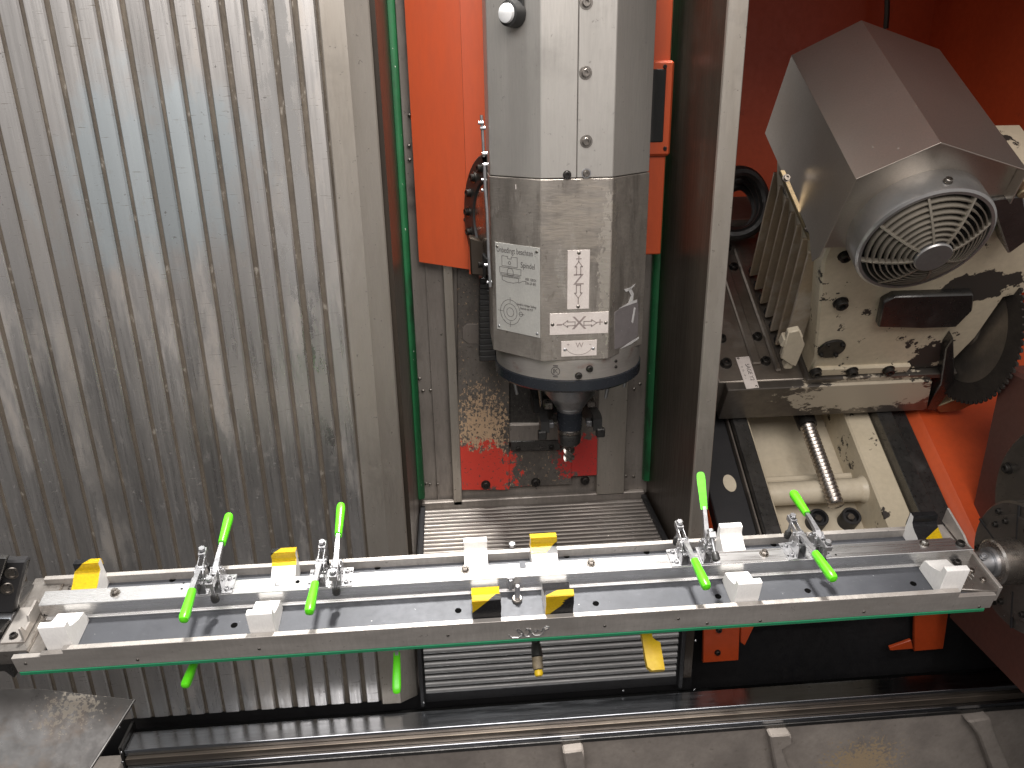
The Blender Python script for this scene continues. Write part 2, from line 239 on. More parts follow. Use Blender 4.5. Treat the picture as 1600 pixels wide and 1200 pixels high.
# ------------------------------------------------------------------ mesh building
class MB:
    def __init__(s): s.bm = bmesh.new()
    def poly(s, vs, fs):
        b = [s.bm.verts.new(v) for v in vs]
        for f in fs:
            try: s.bm.faces.new([b[i] for i in f])
            except ValueError: pass
        return b
    def hull8(s, q, bev=0.0, seg=1):
        """q: 8 corners, bottom four then top four in the same order"""
        b = [s.bm.verts.new(v) for v in q]
        fs = [s.bm.faces.new([b[i] for i in f]) for f in ((3, 2, 1, 0), (4, 5, 6, 7), (0, 1, 5, 4), (1, 2, 6, 5), (2, 3, 7, 6), (3, 0, 4, 7))]
        if bev:
            es = {e for f in fs for e in f.edges}
            bmesh.ops.bevel(s.bm, geom=list(es), offset=bev, segments=seg, affect='EDGES', profile=.5)
    def box(s, a, b, bev=0.0, seg=1):
        (x0, y0, z0), (x1, y1, z1) = [min(i, j) for i, j in zip(a, b)], [max(i, j) for i, j in zip(a, b)]
        s.hull8([(x0, y0, z0), (x1, y0, z0), (x1, y1, z0), (x0, y1, z0), (x0, y0, z1), (x1, y0, z1), (x1, y1, z1), (x0, y1, z1)], bev, seg)
    def prism(s, pts, d, bev=0.0):
        """planar polygon pts (3D) extruded by vector d"""
        n = len(pts); d = Vector(d); a = [s.bm.verts.new(p) for p in pts]; b = [s.bm.verts.new(Vector(p)+d) for p in pts]
        fs = [s.bm.faces.new(a[::-1]), s.bm.faces.new(b)]
        for i in range(n):
            j = (i+1) % n; fs.append(s.bm.faces.new((a[i], a[j], b[j], b[i])))
        bmesh.ops.recalc_face_normals(s.bm, faces=fs)
        if bev:
            bmesh.ops.bevel(s.bm, geom=list({e for f in fs for e in f.edges}), offset=bev, segments=1, affect='EDGES', profile=.5)
    def lathe(s, o, ax, prof, seg=32, arc=(0, 2*math.pi), ref=None):
        """prof: list of (along axis, radius)"""
        o = Vector(o); ax = Vector(ax).normalized()
        r = Vector(ref).normalized() if ref else ax.orthogonal().normalized(); r2 = ax.cross(r)
        full = abs(arc[1]-arc[0]-2*math.pi) < 1e-6; m = seg if full else seg+1
        rows = []
        for h, rad in prof:
            if rad < 1e-6: rows.append([s.bm.verts.new(o+ax*h)])
            else: rows.append([s.bm.verts.new(o+ax*h+(r*math.cos(t)+r2*math.sin(t))*rad) for t in [arc[0]+(arc[1]-arc[0])*i/seg for i in range(m)]])
        for A, B in zip(rows, rows[1:]):
            for i in range(seg):
                j = (i+1) % m
                try:
                    if len(A) == 1 and len(B) > 1: s.bm.faces.new((A[0], B[j], B[i]))
                    elif len(B) == 1 and len(A) > 1: s.bm.faces.new((A[i], A[j], B[0]))
                    elif len(A) > 1: s.bm.faces.new((A[i], A[j], B[j], B[i]))
                except ValueError: pass
    def cyl(s, a, b, r, seg=20, r2=None, bev=0.0):
        a = Vector(a); b = Vector(b); l = (b-a).length; r2 = r if r2 is None else r2; v = bev
        s.lathe(a, b-a, [(0, 0), (0, r-v), (v, r), (l-v, r2), (l, r2-v), (l, 0)] if v else [(0, 0), (0, r), (l, r2), (l, 0)], seg)
    def tube(s, pts, r, seg=10, cap=True):
        pts = [Vector(p) for p in pts]; rows = []; up = None
        for i, p in enumerate(pts):
            t = (pts[min(i+1, len(pts)-1)]-pts[max(i-1, 0)]).normalized()
            up = t.orthogonal().normalized() if up is None else (up-t*up.dot(t)).normalized()
            q = t.cross(up); rr = r[i] if isinstance(r, (list, tuple)) else r
            rows.append([s.bm.verts.new(p+(up*math.cos(k*2*math.pi/seg)+q*math.sin(k*2*math.pi/seg))*rr) for k in range(seg)])
        for A, B in zip(rows, rows[1:]):
            for k in range(seg): s.bm.faces.new((A[k], A[(k+1) % seg], B[(k+1) % seg], B[k]))
        if cap: s.bm.faces.new(rows[0][::-1]); s.bm.faces.new(rows[-1])
    def mesh(s, name, mat, M=None, ang=35):
        if M is not None: bmesh.ops.transform(s.bm, matrix=M, verts=s.bm.verts)
        bmesh.ops.recalc_face_normals(s.bm, faces=s.bm.faces)
        me = bpy.data.meshes.new(name); s.bm.to_mesh(me); s.bm.free()
        me.materials.append(mat)
        me.polygons.foreach_set('use_smooth', [True]*len(me.polygons)); me.set_sharp_from_angle(angle=R(ang))
        return me

TM = {}                                            # thing -> its matrix (parts are modelled in world or in local space)
def thing(name, label, cat, loc=(0, 0, 0), M4=None, group=None):
    o = bpy.data.objects.new(name, None); COL.objects.link(o); o.empty_display_size = .05
    m = M4.copy() if M4 is not None else Matrix.Translation(Vector(loc)); o.matrix_world = m; TM[o.name] = m
    o['label'] = label; o['category'] = cat
    if group: o['group'] = group
    return o
def root(o):
    while o.parent: o = o.parent
    return o
def part(t, name, mb, mat, world=False, label=None, ang=35):
    r = root(t)
    me = mb.mesh(name, mat, TM[r.name].inverted() if world else None, ang)
    o = bpy.data.objects.new(name, me); COL.objects.link(o); o.parent = t
    if label: o['label'] = label
    return o
def inst(t, name, me, M4, world=False):
    """another piece that shares mesh data; t is a thing (or a part lying at its thing's origin)"""
    o = bpy.data.objects.new(name, me); COL.objects.link(o); o.parent = t
    o.matrix_local = (TM[root(t).name].inverted() @ M4) if world else M4
    return o
def struct(name, mb, mat, ang=35):
    me = mb.mesh(name, mat, None, ang); o = bpy.data.objects.new(name, me); COL.objects.link(o); o['kind'] = 'structure'
    TM[o.name] = Matrix.Identity(4); return o
def frame(o, u, n):
    """matrix with x along u, z along n at o"""
    u = Vector(u).normalized(); n = Vector(n); n = (n-u*n.dot(u)).normalized(); v = n.cross(u)
    return Matrix(((u.x, v.x, n.x, o[0]), (u.y, v.y, n.y, o[1]), (u.z, v.z, n.z, o[2]), (0, 0, 0, 1)))
def text(t, s, M4, size, mat, world=True, sx=1.0, align='CENTER'):
    c = bpy.data.curves.new('lettering', 'FONT'); c.body = s; c.size = size; c.align_x = align; c.align_y = 'CENTER'; c.extrude = .0002
    c.materials.append(mat); o = bpy.data.objects.new('lettering', c); COL.objects.link(o); o.parent = t
    m = M4 @ Matrix.Diagonal((sx, 1, 1, 1)); o.matrix_local = (TM[root(t).name].inverted() @ m) if world else m
    return o
# shared small pieces, unit size about 10 mm across, along +Z
def _screw():
    b = MB(); b.lathe((0, 0, 0), (0, 0, 1), [(0, .0062), (.0012, .0062), (.0012, .0050), (.0050, .0050), (.0056, .0044), (.0056, .0027), (.0026, .0025), (.0026, 0)], 14)
    return b
SCREW = _screw().mesh('screw', M['bolt']); DSCREW = _screw().mesh('screw', M['dbolt']); CSCREW = _screw().mesh('screw', M['chrome'])
def _rivet():
    b = MB(); b.lathe((0, 0, 0), (0, 0, 1), [(0, .005), (.0012, .0046), (.0022, .0030), (.0026, 0)], 10); return b
RIVET = _rivet().mesh('rivet', M['bolt']); CRIVET = _rivet().mesh('rivet', M['chrome'])
def _hexbolt():
    b = MB(); b.lathe((0, 0, 0), (0, 0, 1), [(0, .0085), (.0016, .0082), (.0016, .006)], 20)
    b.lathe((0, 0, .0016), (0, 0, 1), [(0, .0062), (.0055, .0062), (.0065, .005), (.0065, .0034), (.0085, .0034), (.0085, 0)], 6); return b
HEXBOLT = _hexbolt().mesh('hex_bolt', M['bolt'])
def place(t, name, me, o, n, s=1.0, world=True, u=(1, 0, .0001)):
    return inst(t, name, me, frame(o, u, n) @ Matrix.Scale(s, 4), world)


# ================================================================== THE ENCLOSURE (setting)
CX0_ = .70
YW, YB = 1.90, 2.40                              # plane of the fluted wall, plane of the recess back
ZB = 0.49                                        # bottom of the covers
b = MB(); b.box((-6, -6, -.12), (6, 6, -.02)); struct('floor', b, M['floor'])
b = MB(); b.box((-2.2, -.62, -.02), (2.4, -.50, 1.05), .01); b.box((-2.2, -.70, 1.05), (2.4, -.48, 1.09), .008); struct('dark_reflect_block', b, M['reflect_block'])  # unseen block added to darken what the slat wall reflects

b = MB(); b.box((-2.2, -.50, -.02), (2.4, 1.75, .10)); struct('dark_reflect_slab', b, M['void'])  # unseen dark slab added so the lower slats reflect less light
# left wall: backing sheet, vertical slats, edge post, recess side
wall = MB(); wall.box((-1.75, YW+.007, ZB), (-.262, YW+.03, 3.3)); wall = struct('fluted_wall', wall, M['groove'])
def as_thing(o, label, cat): del o['kind']; o['label'] = label; o['category'] = cat
as_thing(wall, 'tall wall of worn upright aluminium slats filling the left half of the machine', 'slatted wall')
PX0 = P(497, 0, Y=YW)[0]; pitch = .0512
k = 0; x1 = PX0 - .006
while x1 > -1.72:
    wd = .0428 + random.uniform(-.003, .003); x0 = x1 - wd
    b = MB(); j = random.uniform(-.0012, .0012)
    # flat face, a shallow crease near the right edge and a rolled left edge
    pr = [(x0, YW+.013), (x0+.001, YW+.004+j), (x0+.004, YW+j), (x0+wd*.5, YW-.0005+j), (x1-.005, YW+j), (x1-.001, YW+.0035+j), (x1, YW+.013)]
    zs = [ZB+.004, 3.3]
    b.prism([(x, y, zs[0]) for x, y in pr], (0, 0, zs[1]-zs[0]))
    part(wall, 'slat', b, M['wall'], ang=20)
    x1 -= pitch*random.uniform(.985, 1.015); k += 1
PXa, PXb = P(540, 0, Y=YW)[0], P(575, 0, Y=YW)[0]
b = MB(); b.prism([(PX0, YW+.02, ZB), (PX0, YW-.006, ZB), (PX0+.003, YW-.009, ZB), (PXa-.003, YW-.009, ZB), (PXa, YW-.007, ZB), (PXb-.003, YW+.018, ZB), (PXb, YW+.022, ZB), (PXb, YW+.03, ZB)], (0, 0, 2.81))
struct('wall_edge_post', b, M['post'], 20)
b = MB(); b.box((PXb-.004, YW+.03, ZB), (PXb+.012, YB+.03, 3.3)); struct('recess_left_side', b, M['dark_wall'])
b = MB(); b.box((-1.9, 1.935, -.02), (CX0_, 1.95, ZB+.01)); struct('gap_shade_panel', b, M['void'])  # dark panel added in place of the shaded gap under the covers
# right column: thin wall whose front edge faces the camera
CX0, CX1 = P(1131, 100, Y=YW)[0], P(1162, 100, Y=YW)[0]
b = MB(); b.box((CX0, YW-.004, .86), (CX1, YW+.012, 2.795), .002); struct('recess_right_edge', b, M['post'])
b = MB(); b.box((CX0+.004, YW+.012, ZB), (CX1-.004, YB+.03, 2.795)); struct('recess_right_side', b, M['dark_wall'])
# recess back
b = MB(); b.box((PXb+.012, YB+.012, ZB), (CX0+.004, YB+.03, 3.3)); back = struct('recess_back', b, M['grey_wall'])
def back_plate(u0, u1, v0, v1, t, mat, name, bev=.002):
    a = P(u0, v0, Y=YB+.012-t); c = P(u1, v1, Y=YB+.012-t); bb = MB()
    bb.box((a[0], YB+.012, max(c[2], .875)), (c[0], YB+.012-t, a[2]), bev); return part(back, name, bb, M[mat])
back_plate(640, 686, -60, 795, .010, 'grey_wall', 'side_panel')
back_plate(987, 1016, -60, 790, .010, 'grey_wall', 'side_panel')
back_plate(687, 709, -60, 790, .030, 'post', 'guide_strip')
back_plate(953, 975, -60, 772, .030, 'post', 'guide_strip')
for u, v in ((653, 612), (661, 611), (673, 610), (666, 756), (672, 757), (684, 757), (656, 592), (978, 744), (990, 745), (1000, 600), (991, 608), (640, 250), (640, 180), (639, 228)):
    place(back, 'screw', RIVET, P(u, v, Y=YB+.001), (0, -1, 0), 1.1)
# green wiper strips in both inner corners
for u0, u1, v1, side in ((630, 645, 778, -1), (1020, 1033, 768, 1)):
    pa = P((u0+u1)/2, 600, Y=YB-.02); zb = P(655, v1, Y=YB-.02)[2]
    x = PXb+.012 if side < 0 else CX0+.004
    b = MB(); b.prism([(x, YB-.035, zb), (x-side*.020, YB-.030, zb), (x-side*.022, YB-.012, zb), (x-side*.005, YB-.004, zb), (x, YB-.004, zb)], (0, 0, 3.3-zb), .0015)
    o = part(back, 'wiper_strip', b, M['greenstrip'], label='green rubber wiper strip down the inner corner of the recess')
# corrugated roll-up cover: recess floor and front face
ZF = .87
RX0, RX1 = PXb+.020, CX0-.006
b = MB(); b.box((RX0-.01, YW+.008, ZF-.03), (RX1+.01, YB, ZF-.012)); b.box((RX0-.01, YW+.008, ZB-.02), (RX1+.01, YW+.03, ZF-.02))
cov = thing('corrugated_cover', 'dark corrugated way cover on the recess floor and below the fixture', 'way cover', (.25, YW+.01, ZB-.02))
part(cov, 'backing_sheet', b, M['void'], True)
def rib_mesh(r, l, mat, name):
    bb = MB(); bb.lathe((-l/2, 0, 0), (1, 0, 0), [(0, 0), (0, r), (l, r), (l, 0)], 16); return bb.mesh(name, mat)
L_ = RX1-RX0
RF = rib_mesh(.0112, L_, M['ribs'], 'rib'); RG = rib_mesh(.0090, L_-.012, M['ribs_front'], 'rib')
y = YB-.03
while y > YW+.02:
    inst(cov, 'rib', RF, Matrix.Translation(((RX0+RX1)/2, y, ZF-.012+random.uniform(-.0006, .0006))) @ Matrix.Rotation(random.uniform(0, 6), 4, 'X'), True); y -= .0232
inst(cov, 'rib', RF, Matrix.Translation(((RX0+RX1)/2, YW+.012, ZF-.012)), True)
z = ZF-.035
while z > .495:
    inst(cov, 'rib', RG, Matrix.Translation(((RX0+RX1)/2, YW+.002, z+random.uniform(-.0004, .0004))) @ Matrix.Rotation(random.uniform(0, 6), 4, 'X'), True); z -= .0243
for sx in (RX0-.012, RX1+.004):
    b = MB(); b.box((sx, YW-.012, ZB-.02), (sx+.012, YW+.02, ZF), .002); part(cov, 'side_guide', b, M['void'], True)
for u, v in ((1087, 1001), (1085, 1078), (974, 1079), (662, 1098)): place(cov, 'screw', CRIVET, P(u, v, Y=YW-.013), (0, -1, 0), .7)
# curb at the back of the ribbed floor
b = MB(); b.box((RX0, YB-.018, ZF-.012), (RX1, YB+.002, ZF+.022), .003); part(cov, 'rear_lip', b, M['grey_wall'], True)
for sx, d in ((RX0-.004, 1), (RX1+.004, -1)):
    b = MB(); b.box((sx, YW+.01, ZF-.014), (sx+d*.016, YB-.01, ZF+.010), .002); part(cov, 'side_lip', b, M['void'], True)

# ------------------------------------------------------------------ column casting at the back of the recess (red paint worn off)
cc = thing('column_casting', 'worn red and grey casting with a chip-filled opening behind the milling cutter', 'machine casting', P(835, 760, Y=YB))
def quadY(Y, pts, t, mat, name, bev=.002, par=None):
    """polygon of pixels on the plane at depth Y, thickness t towards the back"""
    bb = MB(); bb.prism([tuple(P(u, v, Y=Y)) for u, v in pts], (0, t, 0), bev); return part(par or cc, name, bb, M[mat], True)
Yc = YB-.012
quadY(Yc, [(714, 380), (796, 380), (796, 766), (716, 766)], .02, 'red_worn', 'left_cheek')
quadY(Yc, [(893, 380), (950, 380), (949, 742), (893, 745)], .02, 'red_worn', 'right_cheek')
quadY(Yc, [(796, 700), (893, 700), (893, 757), (796, 762)], .02, 'red_worn', 'lower_web')
quadY(Yc+.013, [(770, 380), (910, 380), (910, 720), (770, 720)], .004, 'chipmass', 'chip_pocket')
quadY(Yc-.006, [(796, 664), (878, 664), (878, 690), (796, 692)], .03, 'grey_wall', 'sill_plate')
quadY(Yc-.012, [(798, 690), (876, 688), (876, 704), (798, 705)], .03, 'steel_dark', 'sill_bar')
for u, v in ((810, 701), (862, 699)): place(cc, 'screw', DSCREW, P(u, v, Y=Yc-.0125), (0, -1, 0), 1.5)
for u, v in ((759, 757), (837, 753), (914, 750)): place(cc, 'screw', DSCREW, P(u, v, Y=Yc-.001), (0, -1, 0), 2.6)
bb = MB(); a0 = P(722, 524, Y=Yc-.002)
for_ = [P(u, v, Y=Yc-.002) for u, v in ((722, 512), (730, 506), (760, 506), (760, 538), (732, 538), (722, 530))]
bb.prism([tuple(q) for q in for_], (0, .02, 0), .002); part(cc, 'cover_boss', bb, M['grey_wall'], True)

# cable chain beside the head
t = thing('cable_carrier', 'black ribbed cable carrier hanging left of the spindle head', 'cable carrier', P(762, 555, Y=2.30))
for i in range(15):
    v = 430+i*8.6; a = P(748, v, Y=2.30); c = P(774, v+7.6, Y=2.30)
    b = MB(); b.box((a[0], 2.26, c[2]), (c[0], 2.33, a[2]), .003); part(t, 'link', b, M['black'], True)

# ================================================================== SPINDLE HEAD
HC = np.array([.317, 2.16])
head = thing('spindle_head', 'grey octagonal steel milling head with white axis plates above the cutter', 'milling head', (.317, 2.16, 1.43))
OCT = [(.228, 1.95), (.406, 1.95), (.526, 2.066), (.526, 2.24), (.108, 2.24), (.108, 2.066)]
ZS, ZL, ZT = 2.002, 1.532, 2.75
b = MB(); b.prism([(x, y, ZL) for x, y in OCT], (0, 0, ZS-ZL-.002), .0018)
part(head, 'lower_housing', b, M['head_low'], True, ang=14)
def inset(p, d): return [(HC[0]+(x-HC[0])*(1-d/.21), HC[1]+(y-HC[1])*(1-d/.21)) for x, y in p]
U8 = inset(OCT, .0015); xs = P(903, 150, Y=1.95)[0]
b = MB(); b.prism([(x, y, ZS) for x, y in [(xs-.0006, U8[0][1]), U8[0], U8[5], U8[4], (xs-.0006, U8[4][1])]], (0, 0, ZT-ZS), .0016); part(head, 'cover_panel', b, M['head_up'], True, ang=14)
b = MB(); b.prism([(x, y, ZS) for x, y in [(xs+.0006, U8[0][1]), U8[1], U8[2], U8[3], (xs+.0006, U8[3][1])]], (0, 0, ZT-ZS), .0016); part(head, 'cover_panel', b, M['head_up'], True, ang=14)
b = MB(); b.box((.15, 2.10, ZS-.01), (.485, 2.23, ZT)); part(head, 'inner_frame', b, M['void'], True)
b = MB(); b.lathe((.329, 2.16, 0), (0, 0, 1), [(1.545, 0), (1.545, .208), (1.4745, .208), (1.4745, 0)], 72); part(head, 'steel_ring', b, M['ring'], True)
b = MB(); b.lathe((.329, 2.16, 0), (0, 0, 1), [(1.4735, 0), (1.4735, .2085), (1.472, .2115), (1.444, .2115), (1.437, .204), (1.437, .12), (1.445, .11), (1.445, 0)], 72); part(head, 'black_ring', b, M['blackring'], True)
for u, v, s in ((916, 4, 1.9), (915, 114, 1.9), (916, 221, 1.9), (916, 271, 1.5)): 
    q = P(u, v, Y=U8[0][1]); place(head, 'screw', SCREW, q, (0, -1, 0), s)
    b = MB(); b.lathe(q, (0, -1, 0), [(0, .0155*s/1.9), (.0012, .0148*s/1.9), (.0012, 0)], 20); part(head, 'washer', b, M['bolt'] if s > 1.6 else M['chrome'], True)
place(head, 'screw', DSCREW, P(886, 273, Y=U8[0][1]), (0, -1, 0), 1.7)
def ringpt(u, v, r=.208):
    """the point of the ring's cylinder that the pixel shows"""
    d = ray(u, v); ox, oy = CAM[0]-.329, CAM[1]-2.16
    A = d[0]**2+d[1]**2; B = ox*d[0]+oy*d[1]; Cc = ox*ox+oy*oy-r*r
    s = (-B-math.sqrt(max(B*B-A*Cc, 0)))/A; q = CAM+s*d
    n = Vector((q[0]-.329, q[1]-2.16, 0)).normalized(); return q, n
for u, v in ((921, 576), (904, 587), (962, 564), (962, 573)):
    q, n = ringpt(u, v); place(head, 'screw', DSCREW, q, n, 1.6 if u < 950 else .7, u=(0, 0, 1))
q, n = ringpt(868, 580)
Mt = frame(Vector(q)+n*.0004, Vector((-n.y, n.x, 0)), n)
bb = MB(); bb.lathe(q, n, [(0, .0125), (.0006, .0125), (.0006, .0105), (0, .0105)], 24); eb = part(head, 'maker_emblem', bb, M['ink'], True)
for dy, w in ((.0155, .013), (-.0155, .013)):
    bb = MB(); c0 = Mt @ Vector((-w/2, dy-.0016, 0)); c1 = Mt @ Vector((w/2, dy-.0016, 0)); c2 = Mt @ Vector((w/2, dy+.0016, 0)); c3 = Mt @ Vector((-w/2, dy+.0016, 0))
    bb.prism([c0, c1, c2, c3], n*.0006); part(eb, 'bar', bb, M['ink'], True)
text(eb, 'K', Mt @ Matrix.Translation((.0015, 0, .0003)), .019, M['ink'], True, .9)
bb = MB(); c = [Mt @ Vector(p) for p in ((-.0062, -.0065, 0), (-.004, -.0065, 0), (-.004, .0065, 0), (-.0062, .0065, 0))]; bb.prism(c, n*.0005); part(eb, 'stem', bb, M['ink'], True)
# coolant pins below the ring
for u0, v0, u1, v1 in ((803, 603, 808, 616), (951, 608, 946, 622), (978, 600, 975, 605)):
    b = MB(); b.cyl(P(u0, v0-8, Y=2.08), P(u1, v1, Y=2.08), .0048, 12, bev=.001); part(head, 'coolant_nozzle', b, M['chrome'], True)
# plates on the faces: frames with x along the face, y up
F_front = ((.228, 1.95), (.406, 1.95)); F_left = ((.108, 2.066), (.228, 1.95)); F_right = ((.406, 1.95), (.526, 2.066))
def face_fr(F):
    a = Vector((F[0][0], F[0][1], 0)); u = Vector((F[1][0]-F[0][0], F[1][1]-F[0][1], 0)).normalized(); n = Vector((u.y, -u.x, 0)); return a, u, n
def face_pt(F, u, v):
    a, uu, n = face_fr(F); d = Vector(ray(u, v)); c = Vector(CAM); s = (a-c).dot(n)/d.dot(n); q = c+d*s
    return (q-a).dot(uu), q.z
def face_plate(F, x0, x1, z0, z1, name, mat, t=.0018, label=None):
    a, u, n = face_fr(F); bb = MB(); p = [a+u*x+Vector((0, 0, z)) for x, z in ((x0, z0), (x1, z0), (x1, z1), (x0, z1))]
    bb.prism(p, n*t, .0004); o = part(head, name, bb, M[mat], True, label)
    c = a+u*((x0+x1)/2)+Vector((0, 0, (z0+z1)/2))+n*(t+.0002); return o, frame(c, u, n), n
def strokes(o, Mf, lines, w, mat, closed=False):
    bb = MB()
    for ln in lines:
        for (xa, ya), (xb, yb) in zip(ln, ln[1:]):
            d = Vector((xb-xa, yb-ya, 0)); l = d.length
            if l < 1e-7: continue
            d /= l; s = Vector((-d.y, d.x, 0))*w/2; A = Vector((xa, ya, 0))-d*w*.4; B = Vector((xb, yb, 0))+d*w*.4
            bb.prism([Mf @ (A-s), Mf @ (B-s), Mf @ (B+s), Mf @ (A+s)], (Mf.to_3x3() @ Vector((0, 0, .0004))))
    return part(o, 'line_drawing', bb, M[mat], True)
def arrow(cx, cy, l, h, ang):
    p = [(-l/2, h*.28), (l*.1, h*.28), (l*.1, h/2), (l/2, 0), (l*.1, -h/2), (l*.1, -h*.28), (-l/2, -h*.28), (-l/2, h*.28)]
    ca, sa = math.cos(ang), math.sin(ang); return [(cx+x*ca-y*sa, cy+x*sa+y*ca) for x, y in p]
def circ(cx, cy, r, a0=0, a1=360, n=22): return [(cx+r*math.cos(R(a0+(a1-a0)*i/n)), cy+r*math.sin(R(a0+(a1-a0)*i/n))) for i in range(n+1)]
# vertical Z plate
x0, zt = face_pt(F_front, 887, 391); x1, zb = face_pt(F_front, 920, 482)
o, Mf, n = face_plate(F_front, x0, x1, zb, zt, 'axis_plate', 'label', label='white upright plate reading Z between two arrows')
H = zt-zb; Wd = x1-x0
text(o, '+', Mf @ Matrix.Translation((0, H*.345, 0)), .030, M['greyink']); text(o, 'Z', Mf @ Matrix.Translation((0, -.0, 0)), .040, M['greyink'], True, 1.1); text(o, 'I', Mf @ Matrix.Translation((0, -H*.36, 0)), .026, M['greyink'])
strokes(o, Mf, [arrow(0, H*.20, .034, .019, R(90)), arrow(0, -H*.20, .034, .019, R(-90))], .0022, 'greyink')
for sy in (.455, -.455): inst(o, 'rivet', RIVET, TM[head.name].inverted() @ Mf @ Matrix.Translation((0, H*sy, 0)))
# horizontal X plate
x0, zt = face_pt(F_front, 859, 490); x1, zb = face_pt(F_front, 950, 520)
o, Mf, n = face_plate(F_front, x0, x1, zb, zt, 'axis_plate', 'label', label='white wide plate reading X between two arrows')
H = zt-zb; Wd = x1-x0
text(o, 'X', Mf, .050, M['greyink'], True, 1.1); text(o, '+', Mf @ Matrix.Translation((Wd*.355, 0, 0)), .032, M['greyink']); text(o, '-', Mf @ Matrix.Translation((-Wd*.34, .002, 0)), .045, M['greyink'], True, 1.3)
strokes(o, Mf, [arrow(-Wd*.175, 0, .032, .018, R(180)), arrow(Wd*.19, 0, .034, .018, 0)], .0022, 'greyink')
for sx in (.455, -.455): inst(o, 'rivet', RIVET, TM[head.name].inverted() @ Mf @ Matrix.Translation((Wd*sx, 0, 0)))
# W plate
x0, zt = face_pt(F_front, 877, 533); x1, zb = face_pt(F_front, 932, 555)
o, Mf, n = face_plate(F_front, x0, x1, zb, zt, 'axis_plate', 'label', label='small white plate reading W above a curved arrow')
H = zt-zb; Wd = x1-x0
text(o, 'W', Mf @ Matrix.Translation((.001, H*.2, 0)), .020, M['greyink']); text(o, '+', Mf @ Matrix.Translation((-Wd*.31, H*.26, 0)), .015, M['greyink']); text(o, '-', Mf @ Matrix.Translation((Wd*.31, H*.28, 0)), .018, M['greyink'])
strokes(o, Mf, [circ(0, H*.62, .044, 215, 325, 14), [(-.036, H*.02), (-.038, -.001), (-.031, -.002)], [(.036, H*.02), (.038, -.001), (.031, -.002)]], .0012, 'greyink')
for sx in (.40, -.40): inst(o, 'rivet', CRIVET, TM[head.name].inverted() @ Mf @ Matrix.Translation((Wd*sx, -H*.04, 0)) @ Matrix.Scale(.9, 4))
# instruction plate on the left face
x0, zt = face_pt(F_left, 774, 378); x1, zz = face_pt(F_left, 844, 390); _, zb = face_pt(F_left, 780, 514)
o, Mf, n = face_plate(F_left, x0, x1, zb, zt, 'instruction_plate', 'label_grey', label='tall pale instruction plate with a spindle drawing')
H = zt-zb; Wd = x1-x0
text(o, 'Unbedingt beachten !', Mf @ Matrix.Translation((-.004, H*.425, 0)), .0215, M['ink'], True, .70)
text(o, 'Spindel', Mf @ Matrix.Translation((Wd*.24, H*.285, 0)), .021, M['ink'], True, .78)
text(o, 'HSK 100/24\nDIN 69 893', Mf @ Matrix.Translation((Wd*.30, H*.115, 0)), .0105, M['ink'], True, .7)
text(o, 'Spindel in richtiger Stellung\nEinschub mit M19', Mf @ Matrix.Translation((Wd*.20, -H*.18, 0)), .0095, M['ink'], True, .62)
a_ = -Wd*.17
strokes(o, Mf, [[(a_-.026, H*.36), (a_-.026, H*.25), (a_+.026, H*.25), (a_+.026, H*.36), (a_+.006, H*.36), (a_+.006, H*.335), (a_-.006, H*.335), (a_-.006, H*.36), (a_-.026, H*.36)],
    [(a_-.034, H*.235), (a_+.038, H*.235), (a_+.038, H*.17), (a_-.034, H*.17), (a_-.034, H*.235)], [(a_-.032, H*.155), (a_+.036, H*.155)], [(a_-.032, H*.14), (a_+.036, H*.14)],
    [(a_-.026, H*.13), (a_-.026, H*.09), (a_-.008, H*.07), (a_+.012, H*.07), (a_+.030, H*.09), (a_+.030, H*.13), (a_-.026, H*.13)], circ(a_, H*.29, .004), circ(a_+.002, H*.19, .010, 0, 180), [(a_+.012, H*.19), (a_+.012, H*.15), (a_-.008, H*.15), (a_-.008, H*.19)],
    [(a_+.030, H*.08), (a_+.044, H*.11), (a_+.055, H*.115)]], .0010, 'ink')
cy = -H*.27
strokes(o, Mf, [circ(a_, cy, .034, 15, 340), circ(a_, cy, .023), circ(a_, cy, .012), [(a_-.042, cy), (a_-.026, cy)], [(a_+.03, cy), (a_+.048, cy)], [(a_, cy+.026), (a_, cy+.04)], [(a_, cy-.026), (a_, cy-.04)], circ(a_+.036, cy, .006), [(a_-.016, cy-.03), (a_-.022, cy-.024)]], .0010, 'ink')
for sx, sy in ((-.45, .455), (.44, .455), (-.44, -.46), (.44, -.455)): inst(o, 'rivet', RIVET if sy > 0 else CRIVET, TM[head.name].inverted() @ Mf @ Matrix.Translation((Wd*sx, H*sy, 0)) @ Matrix.Scale(.8, 4))
# torn film on the right face
a, u, n = face_fr(F_right)
fp = [face_pt(F_right, *q) for q in ((960, 488), (981, 474), (996, 468), (997, 490), (996, 524), (984, 536), (960, 546))]
b = MB(); b.prism([a+u*x+Vector((0, 0, z)) for x, z in fp], n*.0016, .0003); part(head, 'torn_sticker', b, M['film'], True, 'torn dark grey film on the right face')
for q4 in (((966, 482), (981, 473), (994, 468), (994, 472), (980, 477)), ((981, 473), (985, 462), (980, 452), (984, 449), (989, 458), (988, 470)), ((974, 452), (984, 449), (992, 443), (985, 452), (977, 456)), ((968, 545), (984, 534), (997, 526), (997, 529), (984, 538)), ((986, 503), (990, 480), (992, 481), (988, 505))):
    pp = [face_pt(F_right, *q) for q in q4]; b = MB(); b.prism([a+u*x+Vector((0, 0, z))+n*.0016 for x, z in pp], n*.0009); part(head, 'film_shred', b, M['filmwhite'], True)
